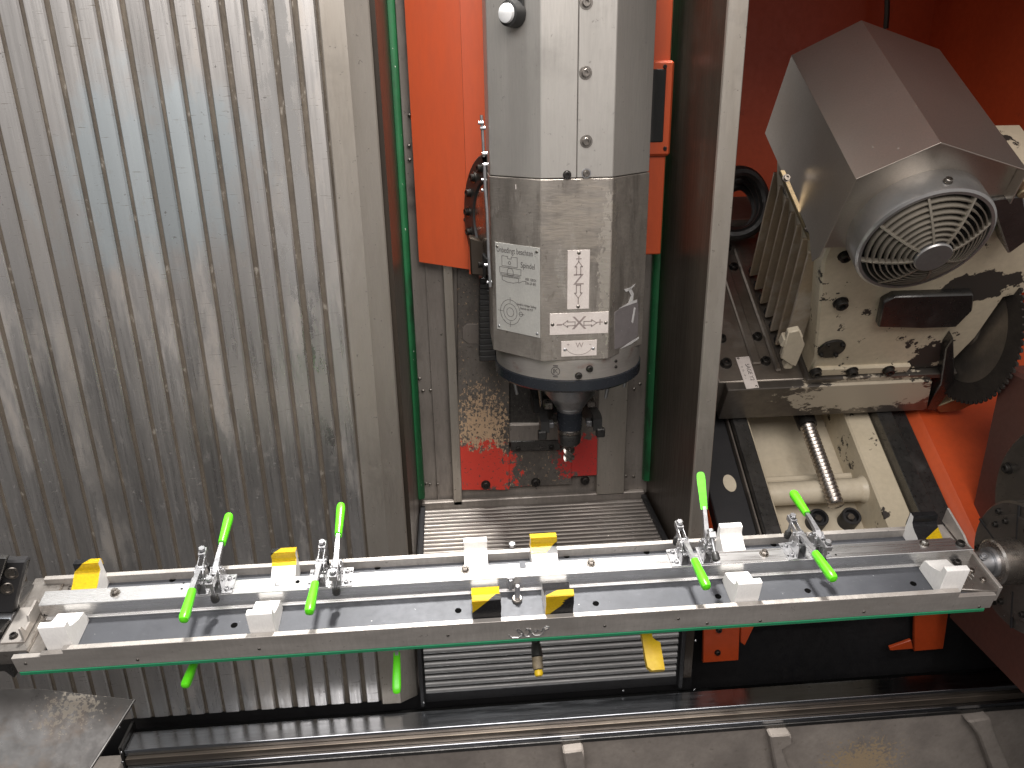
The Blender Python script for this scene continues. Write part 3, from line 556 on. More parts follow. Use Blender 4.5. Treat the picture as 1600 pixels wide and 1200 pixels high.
# push button near the top of the left face
x, z = face_pt(F_left, 806, 22); a, u, n = face_fr(F_left); c = a+u*x+Vector((0, 0, z))
pb = MB(); pb.lathe(c, n, [(0, .030), (.012, .030), (.03, .0275), (.032, .022), (.032, 0)], 32); pbo = part(head, 'button_bezel', pb, M['black'], True)
pb = MB(); pb.lathe(c+n*.031, n, [(0, .0215), (.008, .0205), (.010, .017), (.011, 0)], 28); part(pbo, 'button_cap', pb, M['lens'], True)
bb = MB(); bb.prism([c+u*sx+Vector((0, 0, sz)) for sx, sz in ((-.026, .0), (.026, .0), (.026, .085), (-.026, .085))], n*.006, .001); part(pbo, 'button_plate', bb, M['black'], True)
bb = MB(); bb.prism([c+u*sx+Vector((0, 0, sz))+n*.006 for sx, sz in ((-.019, .040), (.019, .040), (.019, .080), (-.019, .080))], n*.001); part(pbo, 'button_label', bb, M['head_up'], True)
# pivot flange and bolts on the left side of the head
fc = Vector((.110, 2.150, P(740, 342, Y=2.2)[2])); fn = Vector((-.93, -.37, 0)).normalized(); fu = Vector((fn.y, -fn.x, 0))
b = MB(); b.lathe(fc-fn*.02, fn, [(0, 0), (0, .178), (.017, .178), (.020, .174), (.020, .112), (.012, .106), (.012, .06), (.012, 0)], 40, (-1.35, 1.35), fu); fl = part(head, 'pivot_flange', b, M['black'], True)
b = MB(); b.lathe(fc-fn*.0075, fn, [(0, .104), (.004, .104), (.006, .098), (.006, 0)], 32, (-1.3, 1.3), fu); part(fl, 'hub_ring', b, M['collar'], True)
for i in range(16):
    t_ = 2*math.pi*(i+.15)/16
    if math.cos(t_) < .25: continue
    q = fc+fn*.0002+(fu*math.cos(t_)+Vector((0, 0, 1))*math.sin(t_))*.144; place(fl, 'screw', DSCREW, q, fn, 2.1, u=(0, 0, 1))
    if i % 2 == 0:
        b = MB(); b.lathe(q, fn, [(0, .0155), (.0016, .0155), (.0016, .0125), (0, .0125)], 18); part(fl, 'counterbore_ring', b, M['bolt'], True)
q4 = [P(u, v, Y=2.20) for u, v in ((733, 370), (764, 380), (766, 432), (736, 430))]
b = MB(); b.prism([tuple(q) for q in q4], (0, .05, 0), .004); part(head, 'pivot_housing', b, M['dark_wall'], True)
# coolant pipe with stand-offs down the left edge
pl = [(757, 260), (758, 292), (761, 330), (763, 390), (765, 430), (766, 448)]
b = MB(); b.tube([P(u, v, Y=2.055) for u, v in pl], .0042, 10); pipe = part(head, 'coolant_pipe', b, M['chrome'], True)
for u, v in ((759, 257), (757, 281), (757, 297), (761, 414), (765, 441)):
    b = MB(); b.cyl(P(u-5, v, Y=2.058), P(u+4, v, Y=2.058), .0038, 10, bev=.0008); part(pipe, 'pipe_clip', b, M['chrome'], True)
b = MB(); b.tube([P(u, v, Y=2.07) for u, v in ((752, 180), (754, 205), (756, 245))], .0038, 10); o = part(head, 'hose_end', b, M['chrome'], True)
for u, v in ((751, 192), (754, 200), (757, 240)):
    b = MB(); b.cyl(P(u-4, v, Y=2.066), P(u+5, v, Y=2.066), .0046, 10, bev=.0008); part(o, 'fitting', b, M['chrome'], True)
bb = MB(); c = face_pt(F_left, 806, 292); a, u, n = face_fr(F_left); c = a+u*c[0]+Vector((0, 0, c[1])); bb.prism([c+u*x+Vector((0, 0, z)) for x, z in ((-.0014, -.006), (.0014, -.006), (.0014, .006), (-.0014, .006))], n*.0005); part(head, 'paint_mark', bb, M['label'], True)

# ---- orange covers behind the head
oc = thing('orange_cover', 'large orange sheet cover left of the milling head', 'machine cover', P(690, 415, Y=2.36))
A0 = P(626, 0, Y=2.372); A1 = P(660, 409, Y=2.372); B0 = P(718, 0, Y=2.335); B1 = P(733, 421, Y=2.335)
xa = (A0[0]+A1[0])/2; xb = (B0[0]+B1[0])/2; zb = B1[2]; za = A1[2]
b = MB(); b.prism([(xa, 2.372, za), (xb, 2.335, zb), (xb, 2.335, 2.75), (xa, 2.372, 2.75)], (0, .014, 0)); part(oc, 'side_leaf', b, M['orange'], True)
b = MB(); b.prism([(xb+.0006, 2.334, zb-.014), (xb+.10, 2.328, zb-.016), (xb+.10, 2.328, 2.75), (xb+.0006, 2.334, 2.75)], (0, .014, 0)); part(oc, 'front_leaf', b, M['orange'], True)
place(oc, 'screw', DSCREW, P(728, 343, Y=2.336), (0, -1, 0), 1.2)
oc = thing('orange_cover', 'narrow orange cover with a dark window right of the milling head', 'machine cover', P(1025, 395, Y=2.24))
A1 = P(1014, 398, Y=2.24); B1 = P(1034, 398, Y=2.24); xr = P(1040, 250, Y=2.24)[0]
b = MB(); b.box((.50, 2.24, A1[2]), (xr, 2.30, 2.75), .003); part(oc, 'sheet', b, M['orange'], True)
a0 = P(1019, 95, Y=2.235); a1 = P(1042, 243, Y=2.235)
b = MB(); b.box((a0[0]-.01, 2.225, a1[2]), (a1[0]+.006, 2.24, a0[2]), .006); fr = part(oc, 'window_frame', b, M['orange'], True)
a0 = P(1018, 108, Y=2.222); a1 = P(1036, 222, Y=2.222); b = MB(); b.box((a0[0]-.02, 2.2215, a1[2]), (a1[0], 2.226, a0[2]), .002); part(fr, 'pane', b, M['glass'], True)
for v in (104, 232): place(fr, 'screw', DSCREW, P(1039, v, Y=2.224), (0, -1, 0), .9)

# ---- tool holder with cutter, and the gripper around it
tz = lambda v: P(890, v, Y=2.16)[2]
tx = P(890, 650, Y=2.16)[0]; ax = (tx, 2.16, 0)
th = thing('tool_holder', 'black collet tool holder with an end mill under the milling head', 'tool holder', (tx, 2.16, tz(718)))
b = MB(); b.lathe(ax, (0, 0, 1), [(1.46, .085), (tz(612), .075), (tz(622), .058), (tz(633), .045), (tz(634), .03)], 40); part(th, 'spindle_nose', b, M['chrome'], True)
b = MB(); b.lathe(ax, (0, 0, 1), [(tz(632), .02), (tz(632), .037), (tz(635), .0395), (tz(638), .0395), (tz(640), .037), (tz(640.5), .036)], 36); part(th, 'flange', b, M['chrome'], True)
b = MB(); b.lathe(ax, (0, 0, 1), [(tz(640), .036), (tz(641), .038), (tz(667), .038), (tz(669), .034), (tz(669), .0)], 36); part(th, 'body', b, M['blackring'], True)
b = MB(); b.lathe(ax, (0, 0, 1), [(tz(668), .030), (tz(670), .036), (tz(673), .0365), (tz(675), .033), (tz(676), .02)], 36); part(th, 'lock_ring', b, M['collar'], True)
b = MB(); b.lathe(ax, (0, 0, 1), [(tz(675), .02), (tz(675), .0345), (tz(678), .036), (tz(690), .034), (tz(694), .026), (tz(695), 0)], 30)
part(th, 'collet_nut', b, M['steel_dark'], True)
b = MB(); NH = 22
for k in range(4):                                   # four helical lands of the end mill
    rows = []
    for i in range(NH+1):
        z = tz(693)+(tz(719)-tz(693))*i/NH; a = k*math.pi/2+i*.16
        rows.append([Vector((tx+r*math.cos(a+da), 2.16+r*math.sin(a+da), z)) for r, da in ((.006, -.75), (.0165, -.28), (.0172, .22), (.006, .75))])
    vs = [[b.bm.verts.new(p) for p in r] for r in rows]
    for Aa, Bb in zip(vs, vs[1:]):
        for q in range(3): b.bm.faces.new((Aa[q], Aa[q+1], Bb[q+1], Bb[q]))
    b.bm.faces.new(vs[-1])
b.cyl((tx, 2.16, tz(690)), (tx, 2.16, tz(717)), .0095, 14); part(th, 'end_mill', b, M['collar'], True)
gp = thing('tool_gripper', 'black two-armed tool gripper around the tool holder', 'gripper', (tx, 2.24, tz(690)))
def arm(sg):
    # curved finger in plan, hooked downwards in front
    pts = []
    for i in range(9):
        t_ = i/8; pts.append((tx+sg*(.043+.038*math.sin(t_*1.9)), 2.27-.15*t_, tz(652)-.012*t_))
    bb = MB(); rows = []
    for i, (x, y, z) in enumerate(pts):
        h = .028-.010*(i/8); w = .013
        rows.append([bb.bm.verts.new(p) for p in ((x-w, y, z-h), (x+w, y, z-h), (x+w, y, z+h), (x-w, y, z+h))])
    for A_, B_ in zip(rows, rows[1:]):
        for q in range(4): bb.bm.faces.new((A_[q], A_[(q+1) % 4], B_[(q+1) % 4], B_[q]))
    bb.bm.faces.new(rows[0][::-1]); bb.bm.faces.new(rows[-1]); o = part(gp, 'gripper_arm', bb, M['black'], True)
    x, y, z = pts[-1]; bb = MB(); bb.box((x-sg*.004, y-.006, z-.040), (x+sg*.022, y+.016, z-.012), .003); part(o, 'fingertip', bb, M['steel_dark'], True)
    bb = MB(); bb.box((x-sg*.012, y+.02, z-.014), (x-sg*.030, y+.05, z+.004), .003); part(o, 'gripping_pad', bb, M['chrome'], True)
    bb = MB(); bb.box((tx+sg*.052, 2.15, tz(632)-.010), (tx+sg*.078, 2.19, tz(632)+.010), .003); part(o, 'clip', bb, M['collar'], True)
arm(-1); arm(1)
b = MB(); b.box((tx-.10, 2.26, tz(652)-.03), (tx+.085, 2.36, tz(652)+.03), .006); part(gp, 'gripper_body', b, M['black'], True)
b = MB(); b.tube([P(842, 590, Y=2.24), P(849, 650, Y=2.24), P(852, 678, Y=2.24)], .007, 8); part(gp, 'guide_rod', b, M['collar'], True)

# ================================================================== CLAMPING FIXTURE
fx = thing('clamping_fixture', 'long tilted aluminium clamping fixture with a raised beam, spanning the machine', 'fixture', M4=FX.M)
XL, XR = -.926, .980
b = MB(); b.box((XL+.005, .012, -.030), (XR-.005, .181, -.020), .001); bp = part(fx, 'tooling_plate', b, M['plate'])
# front rail: main bar and the two stepped-down ends
def rail(w0, w1, nb):
    b = MB(); pr = [(XL, -.0155), (-.874, -.0155), (-.874, -.0105), (-.832, -.0105), (-.832, 0), (.900, 0), (.900, -.016), (XR, -.016), (XR, nb), (XL, nb)]
    b.prism([(x, w0, n) for x, n in pr], (0, w1-w0, 0), .0007); return part(fx, 'side_rail', b, M['alu_rail'])
fr = rail(0, .0105, -.054); 
b = MB(); pr = [(XL-.01, 0), (.955, 0), (.955, -.054), (XL-.01, -.054)]; b.prism([(x, .180, n) for x, n in pr], (0, .0105, 0), .0007); part(fx, 'side_rail', b, M['alu_rail'])
b = MB(); b.box((XL+.003, -.0012, -.0622), (XR-.012, .191, -.0545), .0006); part(fx, 'green_sheet', b, M['greenfilm'], label='thin green sheet under the rails')
b = MB(); b.box((XL+.004, .012, -.040), (XR-.004, .180, -.0305)); part(fx, 'lower_plate', b, M['plate'])
for u, v in ((215, 1031), (405, 1014), (700, 993), (945, 978), (1060, 967), (1350, 956), (1530, 948), (40, 1037), (1105, 974), (1188, 970)):
    q = FX.onW(u, v, 0); place(fx, 'screw', RIVET, (q[0], -.0002, q[2]), (0, -1, 0), .62, False)
# engraved scroll on the front rail
def scroll(lines, r):
    bb = MB()
    for ln in lines:
        q = [FX.onW(720+x/8, 890+y/8, -.0002) for x, y in ln]; pts = []
        for i in range(len(q)-1):
            for s in range(4): pts.append(tuple(q[i][k]+(q[i+1][k]-q[i][k])*s/4 for k in range(3)))
        pts.append(q[-1]); bb.tube([(p[0], -.0002, p[2]) for p in pts], r, 5)
    return part(fr, 'engraved_scroll', bb, M['alu'])
for ln in ([(600, 815), (640, 850), (720, 850), (770, 820), (700, 760), (715, 740), (750, 760), (790, 815), (830, 825), (860, 790), (850, 740), (825, 735), (815, 760)],
           [(870, 740), (885, 790), (920, 822), (985, 820), (1030, 790), (1060, 745), (1095, 740), (1100, 715), (1065, 705), (1030, 735), (1010, 775)],
           [(930, 745), (915, 765), (945, 780), (960, 750), (1000, 770)], [(760, 800), (800, 830), (860, 835), (880, 810)]): scroll([ln], .0016)
# beam
b = MB(); b.prism([(-.9045, .092, .02), (.977, .092, .02), (.9455, .1295, .02), (-.906, .1295, .02)], (0, 0, -.0395), .0009); bm_ = part(fx, 'beam', b, M['alu'])
b = MB(); b.box((-.90, .0885, -.020), (.95, .092, -.0158), .0006); part(fx, 'beam_foot_strip', b, M['alu'])
b = MB(); b.box((-.035, .121, .0195), (-.0215, .1305, .0203), .0003)
for u, v in ((181, 925), (727, 889), (923, 879), (1193, 864), (1443, 848)):
    q = FX.onN(u, v, .02); place(fx, 'hex_bolt', HEXBOLT, (q[0], q[1]-.003, .02), (0, 0, 1), 1.15, False, u=(1, random.uniform(-.4, .4), 0))
q = FX.onN(465, 909, .02)
def hole(t, x, w, n, r): 
    bb = MB(); bb.lathe((x, w, n), (0, 0, 1), [(.0003, 0), (.0004, r), (.0002, r*1.05)], 18); return part(t, 'hole_shade_disc', bb, M['hole'])  # nothing is cut: a black disc paints the shade inside the hole
hole(fx, q[0], q[1], .02, .0042); q = FX.onN(1306, 867, .02); hole(fx, q[0], q[1], .02, .0022)
for u, v in ((287, 911), (284, 920)): q = FX.onN(u, v, .02); hole(fx, q[0], q[1], .02, .002)
b = MB(); q = FX.onN(434, 912, .02)
for p in (((-.004, -.005), (.0045, -.005)), ((-.004, -.005), (-.0035, .004)), ((-.0035, .004), (0, .0045))):
    b.tube([(q[0]+p[0][0], q[1]+p[0][1], .0201), (q[0]+p[1][0], q[1]+p[1][1], .0201)], .0006, 5); b2 = b; part(fx, 'scribed_mark', b, M['ink']); b = MB()
b.bm.free()
for u, v in ((366, 977), (716, 954), (931, 943), (1122, 932), (1262, 923), (1427, 912), (121, 997)):
    q = FX.onN(u, v, -.02); hole(bp, q[0], q[1], -.02, .0062)
for u, v in ((270, 905), (885, 868), (1208, 850), (590, 886), (1010, 862)):
    q = FX.onN(u, v, -.02); hole(bp, q[0], q[1]-.002, -.02, .0060)
# dark tab laid on to stand in for a notch, stud, locating pin and spring clip at the middle
q = FX.onN(816, 878, .02); b = MB(); b.prism([(q[0]-.0066, .115, .0202), (q[0]+.0066, .115, .0202), (q[0]+.0066, .134, .0202), (q[0]-.0066, .134, .0202)], (0, 0, .0012), .0004); part(fx, 'notch_patch', b, M['plate'])
q = FX.onN(801, 871, -.02); b = MB(); b.cyl((q[0], q[1]+.012, -.02), (q[0], q[1]+.012, .004), .0036, 12); st = part(fx, 'stud', b, M['chrome'])
b = MB(); b.cyl((q[0], q[1]+.012, -.0005), (q[0], q[1]+.012, .009), .0072, 6, bev=.0008); part(st, 'nut', b, M['chrome'])
q = FX.onN(808, 938, -.02); b = MB(); b.cyl((q[0], q[1], -.02), (q[0], q[1], -.012), .0105, 18, bev=.0015); b2 = part(fx, 'pin_bush', b, M['plate2'])
b = MB(); b.cyl((q[0], q[1], -.0198), (q[0]+.001, q[1]+.003, .019), .0052, 14, bev=.0012); part(fx, 'locating_pin', b, M['chrome'])
q = FX.onN(798, 905, .02); b = MB(); b.box((q[0]-.0075, .088, -.010), (q[0]+.0075, .0915, .0215), .0006); cl = part(fx, 'spring_clip', b, M['chrome'])
b = MB(); b.box((q[0]-.0075, .0885, .0206), (q[0]+.0075, .112, .0222), .0005); part(cl, 'clip_leaf', b, M['chrome'])
b = MB(); b.cyl((q[0]-.0001, .0865, -.010), (q[0]-.0001, .0865, .018), .0028, 10); part(cl, 'clip_wire', b, M['chrome'])
# end plates, left bracket, right bracket
b = MB(); b.box((-.963, .016, -.05), (-.9, .199, -.0125), .0012); lp = part(fx, 'end_block', b, M['plate2'])
b = MB(); b.box((-.9, .012, -.0195), (-.872, .18, -.0165), .0006); part(fx, 'end_strip', b, M['plate2'])
b = MB(); b.box((-.9035, .013, -.0195), (-.9005, .175, -.0110), .0008); part(fx, 'weld_bead', b, M['collar'])
b = MB(); b.box((-.957, .033, -.0123), (-.914, .118, -.0085), .0008); br = part(fx, 'angle_bracket', b, M['alu_rail'])
b = MB(); b.prism([(-.917, .033, -.0084), (-.917, .112, -.0084), (-.917, .108, .020), (-.917, .070, .020), (-.917, .066, .006), (-.917, .046, .006), (-.917, .042, .022), (-.917, .036, .022)], (.0045, 0, 0), .0005); part(br, 'upright_leaf', b, M['alu_rail'])
for x, w in ((-.938, .046), (-.900, .098)): place(br, 'screw', DSCREW, (x, w, -.0085), (0, 0, 1), 1.25, False)
for x, w in ((-.888, .150), (-.882, .168), (-.879, .143)): place(fx, 'screw', SCREW, (x, w, -.0165), (0, 0, 1), 1.0, False)
b = MB(); b.prism([(.905, .018, -.012), (.985, .006, -.012), (.989, .012, -.012), (.989, .18, -.012), (.905, .18, -.012)], (0, 0, -.03), .0012); rp = part(fx, 'end_block', b, M['plate2'])
b = MB(); b.box((.9895, .010, -.046), (.997, .205, -.006), .0012); part(fx, 'end_plate', b, M['alu_rail'])
b = MB(); b.prism([(.9775, .135, .02), (.9775, .205, .034), (.9775, .205, -.005), (.9775, .1, -.005), (.9775, .1, .012), (.9775, .118, .012)], (.0045, 0, 0), .0006); part(fx, 'angle_bracket', b, M['alu_rail'])
b = MB(); b.box((.946, .136, -.019), (.977, .198, -.008), .001); part(fx, 'corner_block', b, M['alu_rail'])
for x, w, n, s in ((.955, .108, .0201, 1.5), (.962, .062, -.012, 1.1), (.972, .036, -.012, 1.0), (.945, .086, -.012, 1.5), (.925, .150, -.012, 1.2)): place(fx, 'screw', DSCREW if s > 1.2 else SCREW, (x, w, n), (0, 0, 1), s, False)
for i in range(5):
    b = MB(); b.tube([(.918+i*.010+random.uniform(-.003, .003), .022+.006*i, -.0115), (.922+i*.009, .036+.004*i, -.0105), (.914+i*.012, .052+.002*i, -.0115)], .0022, 6); part(rp, 'weld_bead', b, M['collar'])
b = MB(); b.cyl((.990, .100, -.031), (1.06, .100, -.031), .024, 30, bev=.002); part(fx, 'drive_stub', b, M['chrome'])
b = MB(); b.cyl((-1.02, .100, -.031), (-.963, .100, -.031), .022, 24, bev=.002); part(fx, 'pivot_stub', b, M['chrome'])
place(fx, 'screw', CSCREW, (1.004, .092, -.004), (0, -.3, 1), 1.4, False)

# ---- jaw blocks resting on the plate (front row face the beam from the operator's side, back row from the wall side)
WB = .048
FRONT = [(.012, -.0197), (.012, .047), (.0135, .0482), (.0255, .0482), (.0265, .045), (.0275, .0325), (.034, .028), (.045, .022), (.060, .0155), (.076, .012), (.079, .010), (.086, -.0197)]
def prof(back): return [(.195-w, n) for w, n in FRONT] if back else FRONT
def jaw(x0, x1, back, label, tape=None, hole_=False):
    """tape: (first, last) stretch of the profile that is taped, a function sign, offset -> stripe UV"""
    t = thing('jaw_block', label, 'jaw block', M4=FX.M @ Matrix.Translation((x0, 0, 0)), group='jaw blocks along the clamping fixture')
    pr = prof(back); w_ = x1-x0
    b = MB(); b.prism([(0, w, n) for w, n in pr], (w_, 0, 0), .0009); part(t, 'body', b, M['white'], ang=28)
    if hole_:
        for wv, nv in ((.150, .0178),):
            b = MB(); b.lathe((w_*.5, wv, nv), Vector((0, -.35, .94)), [(-.001, 0), (.0004, .0045), (.0006, .0052), (.0002, .0056)], 18); part(t, 'screw_hole', b, M['collar'])
    if tape:
        s0, s1, sgn, lim = tape
        # follow the outline from the foot of the outer face
        P_ = [Vector((w, n)) for w, n in pr[:-1]]; acc = 0.0; row = []
        for i, p in enumerate(P_):
            if i:
                seg = (p-P_[i-1]).length; m = max(1, int(seg/.006))
                for k in range(1, m+1): row.append((P_[i-1].lerp(p, k/m), acc+seg*k/m))
                acc += seg
            else: row.append((p, 0.0))
        row = [r for r in row if s0 <= r[1] <= s1]
        bb = MB(); uvs = []; V = []
        for i, (p, s) in enumerate(row):
            d = (row[min(i+1, len(row)-1)][0]-row[max(i-1, 0)][0]).normalized(); nn = Vector((-d.y, d.x))*(-1 if back else 1)
            q = p+nn*.0007
            wob = .0016*math.sin(s*180+x0*90)
            V.append([bb.bm.verts.new((-.0005+wob*.3, q.x, q.y)), bb.bm.verts.new((w_+.0005+wob*.3, q.x, q.y))]); uvs.append(s)
        lay = bb.bm.loops.layers.uv.new('UVMap')
        for i in range(len(V)-1):
            f = bb.bm.faces.new((V[i][0], V[i][1], V[i+1][1], V[i+1][0]))
            for lp_, (xx, ss) in zip(f.loops, ((0, uvs[i]), (w_, uvs[i]), (w_, uvs[i+1]), (0, uvs[i+1]))): lp_[lay].uv = (lim(xx, ss), ss)
        bmesh.ops.solidify(bb.bm, geom=bb.bm.faces[:], thickness=.0004)
        part(t, 'hazard_tape', bb, M['tape'])
    return t
jaw(-.865, -.817, False, 'white jaw block at the far left end of the front row')
jaw(-.494, -.447, False, 'white front jaw block between the two left pairs of green clamps')
jaw(.441, .489, False, 'white front jaw block between the two right pairs of green clamps')
jaw(.863, .911, False, 'white jaw block at the far right end of the front row')
jaw(-.0743, -.0203, False, 'mostly black taped front jaw block left of the locating pin', (.012, .20, 1, lambda x, s: (x-s+.036)))
jaw(.0664, .1194, False, 'mostly yellow taped front jaw block right of the locating pin', (.012, .20, 1, lambda x, s: max(x-s+.011, -(x-s)-.069)))
jaw(-.8596, -.8116, True, 'yellow taped jaw block at the far left end of the back row', (.03, .20, 1, lambda x, s: .098-(x+s)))
jaw(-.474, -.4262, True, 'back jaw block with yellow tape over its top, left of the second clamp pair', (.03, .112, 1, lambda x, s: .086-(x+s)))
jaw(-.0858, -.0377, True, 'plain white back jaw block at the middle of the fixture, left of the small stud', None, True)
jaw(.0526, .1066, True, 'back jaw block with yellow and black tape on top, right of the small stud', (.03, .120, 1, lambda x, s: x+s-.146))
jaw(.4545, .5025, True, 'white back jaw block with a screw hole, right of the raised clamp handle', None, True)
jaw(.8775, .9315, True, 'black taped jaw block with a yellow triangle at the far right of the back row', (.03, .20, 1, lambda x, s: .138-(x*.62+s*.95)))

# ---- toggle clamps
def clamp(x, front, ang, label, under=False, grip=True, open_=0.0, tape=None, yaw=0.0, wc=.118):
    """local frame: y towards the pressing tip, z up, base plate at z = 0"""
    if under: B = FX.M @ Matrix.Translation((x, wc, -.080)) @ Matrix.Rotation(math.pi, 4, 'Y')
    else: B = FX.M @ Matrix.Translation((x, wc, .0202))
    if front: B = B @ Matrix.Rotation(math.pi, 4, 'Z')
    if yaw: B = B @ Matrix.Rotation(R(yaw), 4, 'Z')
    t = thing('toggle_clamp', label, 'toggle clamp', M4=B, group='toggle clamps hanging under the fixture' if under else 'green handled toggle clamps on the beam')
    b = MB(); b.box((-.028, -.025, 0), (.013, .024, .0024), .0006); bp_ = part(t, 'base_plate', b, M['chrome'])
    for sy in (-.0135, .0145):
        inst(t, 'screw', CSCREW, Matrix.Translation((-.0165, sy, .0024)) @ Matrix.Scale(.95, 4)); 
        hb = MB(); hb.lathe((-.0245, sy, .0024), (0, 0, 1), [(.0002, 0), (.0002, .0021), (0, .0026)], 10); part(bp_, 'slot', hb, M['void'])
    for sx in (-.0085, .0065):
        b = MB(); b.prism([(sx, y, z) for y, z in ((-.023, .0024), (.019, .0024), (.021, .014), (.0165, .036), (.012, .0475), (.003, .050), (-.010, .0435), (-.020, .026))], (.002, 0, 0), .0005); part(t, 'side_plate', b, M['chrome'])
    def rot(y, z, py, pz, a): ca, sa = math.cos(a), math.sin(a); return (py+(y-py)*ca-(z-pz)*sa, pz+(y-py)*sa+(z-pz)*ca)
    oa = R(open_)
    # hold-down bar (two leaves) with spindle
    for sx in (-.0062, .0046):
        b = MB(); b.prism([(sx,)+rot(y, z, .010, .041, oa) for y, z in ((-.002, .036), (.012, .034), (.044, .044), (.049, .050), (.046, .0545), (.010, .049), (-.001, .045))], (.0018, 0, 0), .0004); part(t, 'hold_down_arm', b, M['chrome'])
    b = MB(); c = [rot(y, z, .010, .041, oa) for y, z in ((.031, .0435), (.050, .0435), (.050, .0565), (.031, .0565))]
    b.prism([(-.0075, y, z) for y, z in c], (.015, 0, 0), .001); ah = part(t, 'arm_head', b, M['chrome'])
    p0, p1, p2, p3 = [rot(.0405, z, .010, .041, oa) for z in (.062, .050, .014, .000)]
    b = MB(); b.tube([(0,)+p0, (0,)+p2], .0033, 10); sp = part(t, 'spindle', b, M['chrome'])
    d = Vector((0, p2[0]-p0[0], p2[1]-p0[1])).normalized()
    b = MB(); b.cyl(Vector((0,)+p0)-d*.002, Vector((0,)+p0)+d*.004, .0066, 6, bev=.0006); part(sp, 'nut', b, M['chrome'])
    b = MB(); b.lathe((0,)+p2, d, [(-.003, 0), (-.003, .0055), (.001, .0075), (.010, .0082), (.014, .0072), (.0155, .004), (.0155, 0)], 18); part(sp, 'rubber_tip', b, M['black'])
    # lever: bent strip from the pivot to the grip
    a = R(ang); dy, dz = -math.cos(a), math.sin(a)
    piv = (-.004, .0455); pts = [piv, (piv[0]+dy*.030, piv[1]+dz*.030+.003), (piv[0]+dy*.062, piv[1]+dz*.062+.004)]
    b = MB()
    rows = []
    for i, (y, z) in enumerate([(piv[0]+.014, piv[1]-.012)]+pts):
        hw = (.0052, .0050, .0042, .0034)[i]; hh = (.005, .0055, .0045, .0040)[i]; nx, nz = -dz, -dy
        rows.append([b.bm.verts.new((sx*hw, y+sg*hh*(-dz)*-1*0-sg*hh*dz*0+sg*hh*dz, z+sg*hh*(-dy))) for sx, sg in ((-1, -1), (1, -1), (1, 1), (-1, 1))])
    for A_, B_ in zip(rows, rows[1:]):
        for q in range(4): b.bm.faces.new((A_[q], A_[(q+1) % 4], B_[(q+1) % 4], B_[q]))
    b.bm.faces.new(rows[0][::-1]); b.bm.faces.new(rows[-1]); lv = part(t, 'lever', b, M['chrome'])
    for (y, z) in ((-.002, .0445), (.010, .041), (-.012, .030), (.006, .020)):
        b = MB(); b.cyl((-.0112, y, z), (.0112, y, z), .0032, 12, bev=.0008); part(t, 'rivet', b, M['chrome'])
    g0 = Vector((0, piv[0]+dy*.056, piv[1]+dz*.056+.0038)); gd = Vector((0, dy, dz))
    if grip:
        b = MB(); b.lathe(g0, gd, [(0, .004), (0, .0078), (.004, .0082), (.030, .0090), (.055, .0100), (.068, .0100), (.074, .0082), (.0765, .004), (.077, 0)], 22)
        up_ = Vector((0, -dz, -dy))
        for vv in b.bm.verts:                      # slightly flattened, squared-off section
            o_ = vv.co-g0; ax_ = gd*o_.dot(gd); rr = o_-ax_; x_, u_ = rr.x, rr.dot(up_); k_ = 1.0+.10*abs(math.sin(2*math.atan2(u_, x_+1e-9))) if rr.length > 1e-6 else 1
            vv.co = g0+ax_+Vector((x_*.88*k_, 0, 0))+up_*u_*1.02*k_
        part(lv, 'grip', b, M['green'] if tape is None else M[tape])
    return t, lv, g0, gd
clamp(-.568, True, 5, 'left clamp pair: toggle clamp pressing to the front, its green grip leaning up and back')
clamp(-.599, False, 3, 'left clamp pair: toggle clamp pressing to the back, its green grip over the front plate', yaw=3)
clamp(-.337, True, 11, 'second clamp pair: front-pressing toggle clamp, green grip upright against the fluted wall')
clamp(-.368, False, 3, 'second clamp pair: toggle clamp pressing to the back, its green grip over the front plate', yaw=-1)
clamp(.408, True, 46, 'third clamp pair: opened toggle clamp, its green grip raised highest', open_=62)
clamp(.361, False, 3, 'third clamp pair: toggle clamp pressing to the back, its green grip over the front plate', yaw=2)
clamp(.641, True, -4, 'right clamp pair: front-pressing toggle clamp, green grip leaning back over the saw bed')
clamp(.603, False, 3, 'right clamp pair: toggle clamp pressing to the back, its green grip nearest the right end', yaw=4)
# the clamps on the underside: only what hangs below the green sheet shows
clamp(-.630, False, -9, 'toggle clamp below the left pair, short green grip hanging under the rail', under=True)
clamp(-.233, False, 24, 'toggle clamp below the fixture beside the ribbed cover, green grip pointing down', under=True)
t, lv, g0, gd = clamp(.056, False, 24, 'underside toggle clamp with its lever wrapped in black tape ending in tan and yellow', under=True, grip=False)
up_ = Vector((0, -gd.z, gd.y))
def wrap(lv, g0, gd, prof_, mat, name):
    b = MB(); b.lathe(g0, gd, prof_, 16)
    for vv in b.bm.verts: vv.co += Vector((random.uniform(-.0006, .0006), random.uniform(-.0006, .0006), random.uniform(-.0006, .0006)))
    part(lv, name, b, M[mat])
wrap(lv, g0-gd*.02, gd, [(0, 0), (0, .0105), (.018, .0085), (.022, .0105), (.045, .0118), (.047, 0)], 'black', 'tape_wrap')
wrap(lv, g0+gd*.027, gd, [(0, 0), (0, .0112), (.008, .0105), (.016, .0112), (.024, .0100), (.026, 0)], 'oldtape', 'frayed_wrap')
wrap(lv, g0+gd*.053, gd, [(0, 0), (0, .0085), (.006, .0092), (.011, .007), (.011, 0)], 'yellowtape', 'tape_tip')
t, lv, g0, gd = clamp(.291, False, 24, 'underside toggle clamp with its lever bagged in loose yellow tape', under=True, grip=False)
b = MB(); rows = []
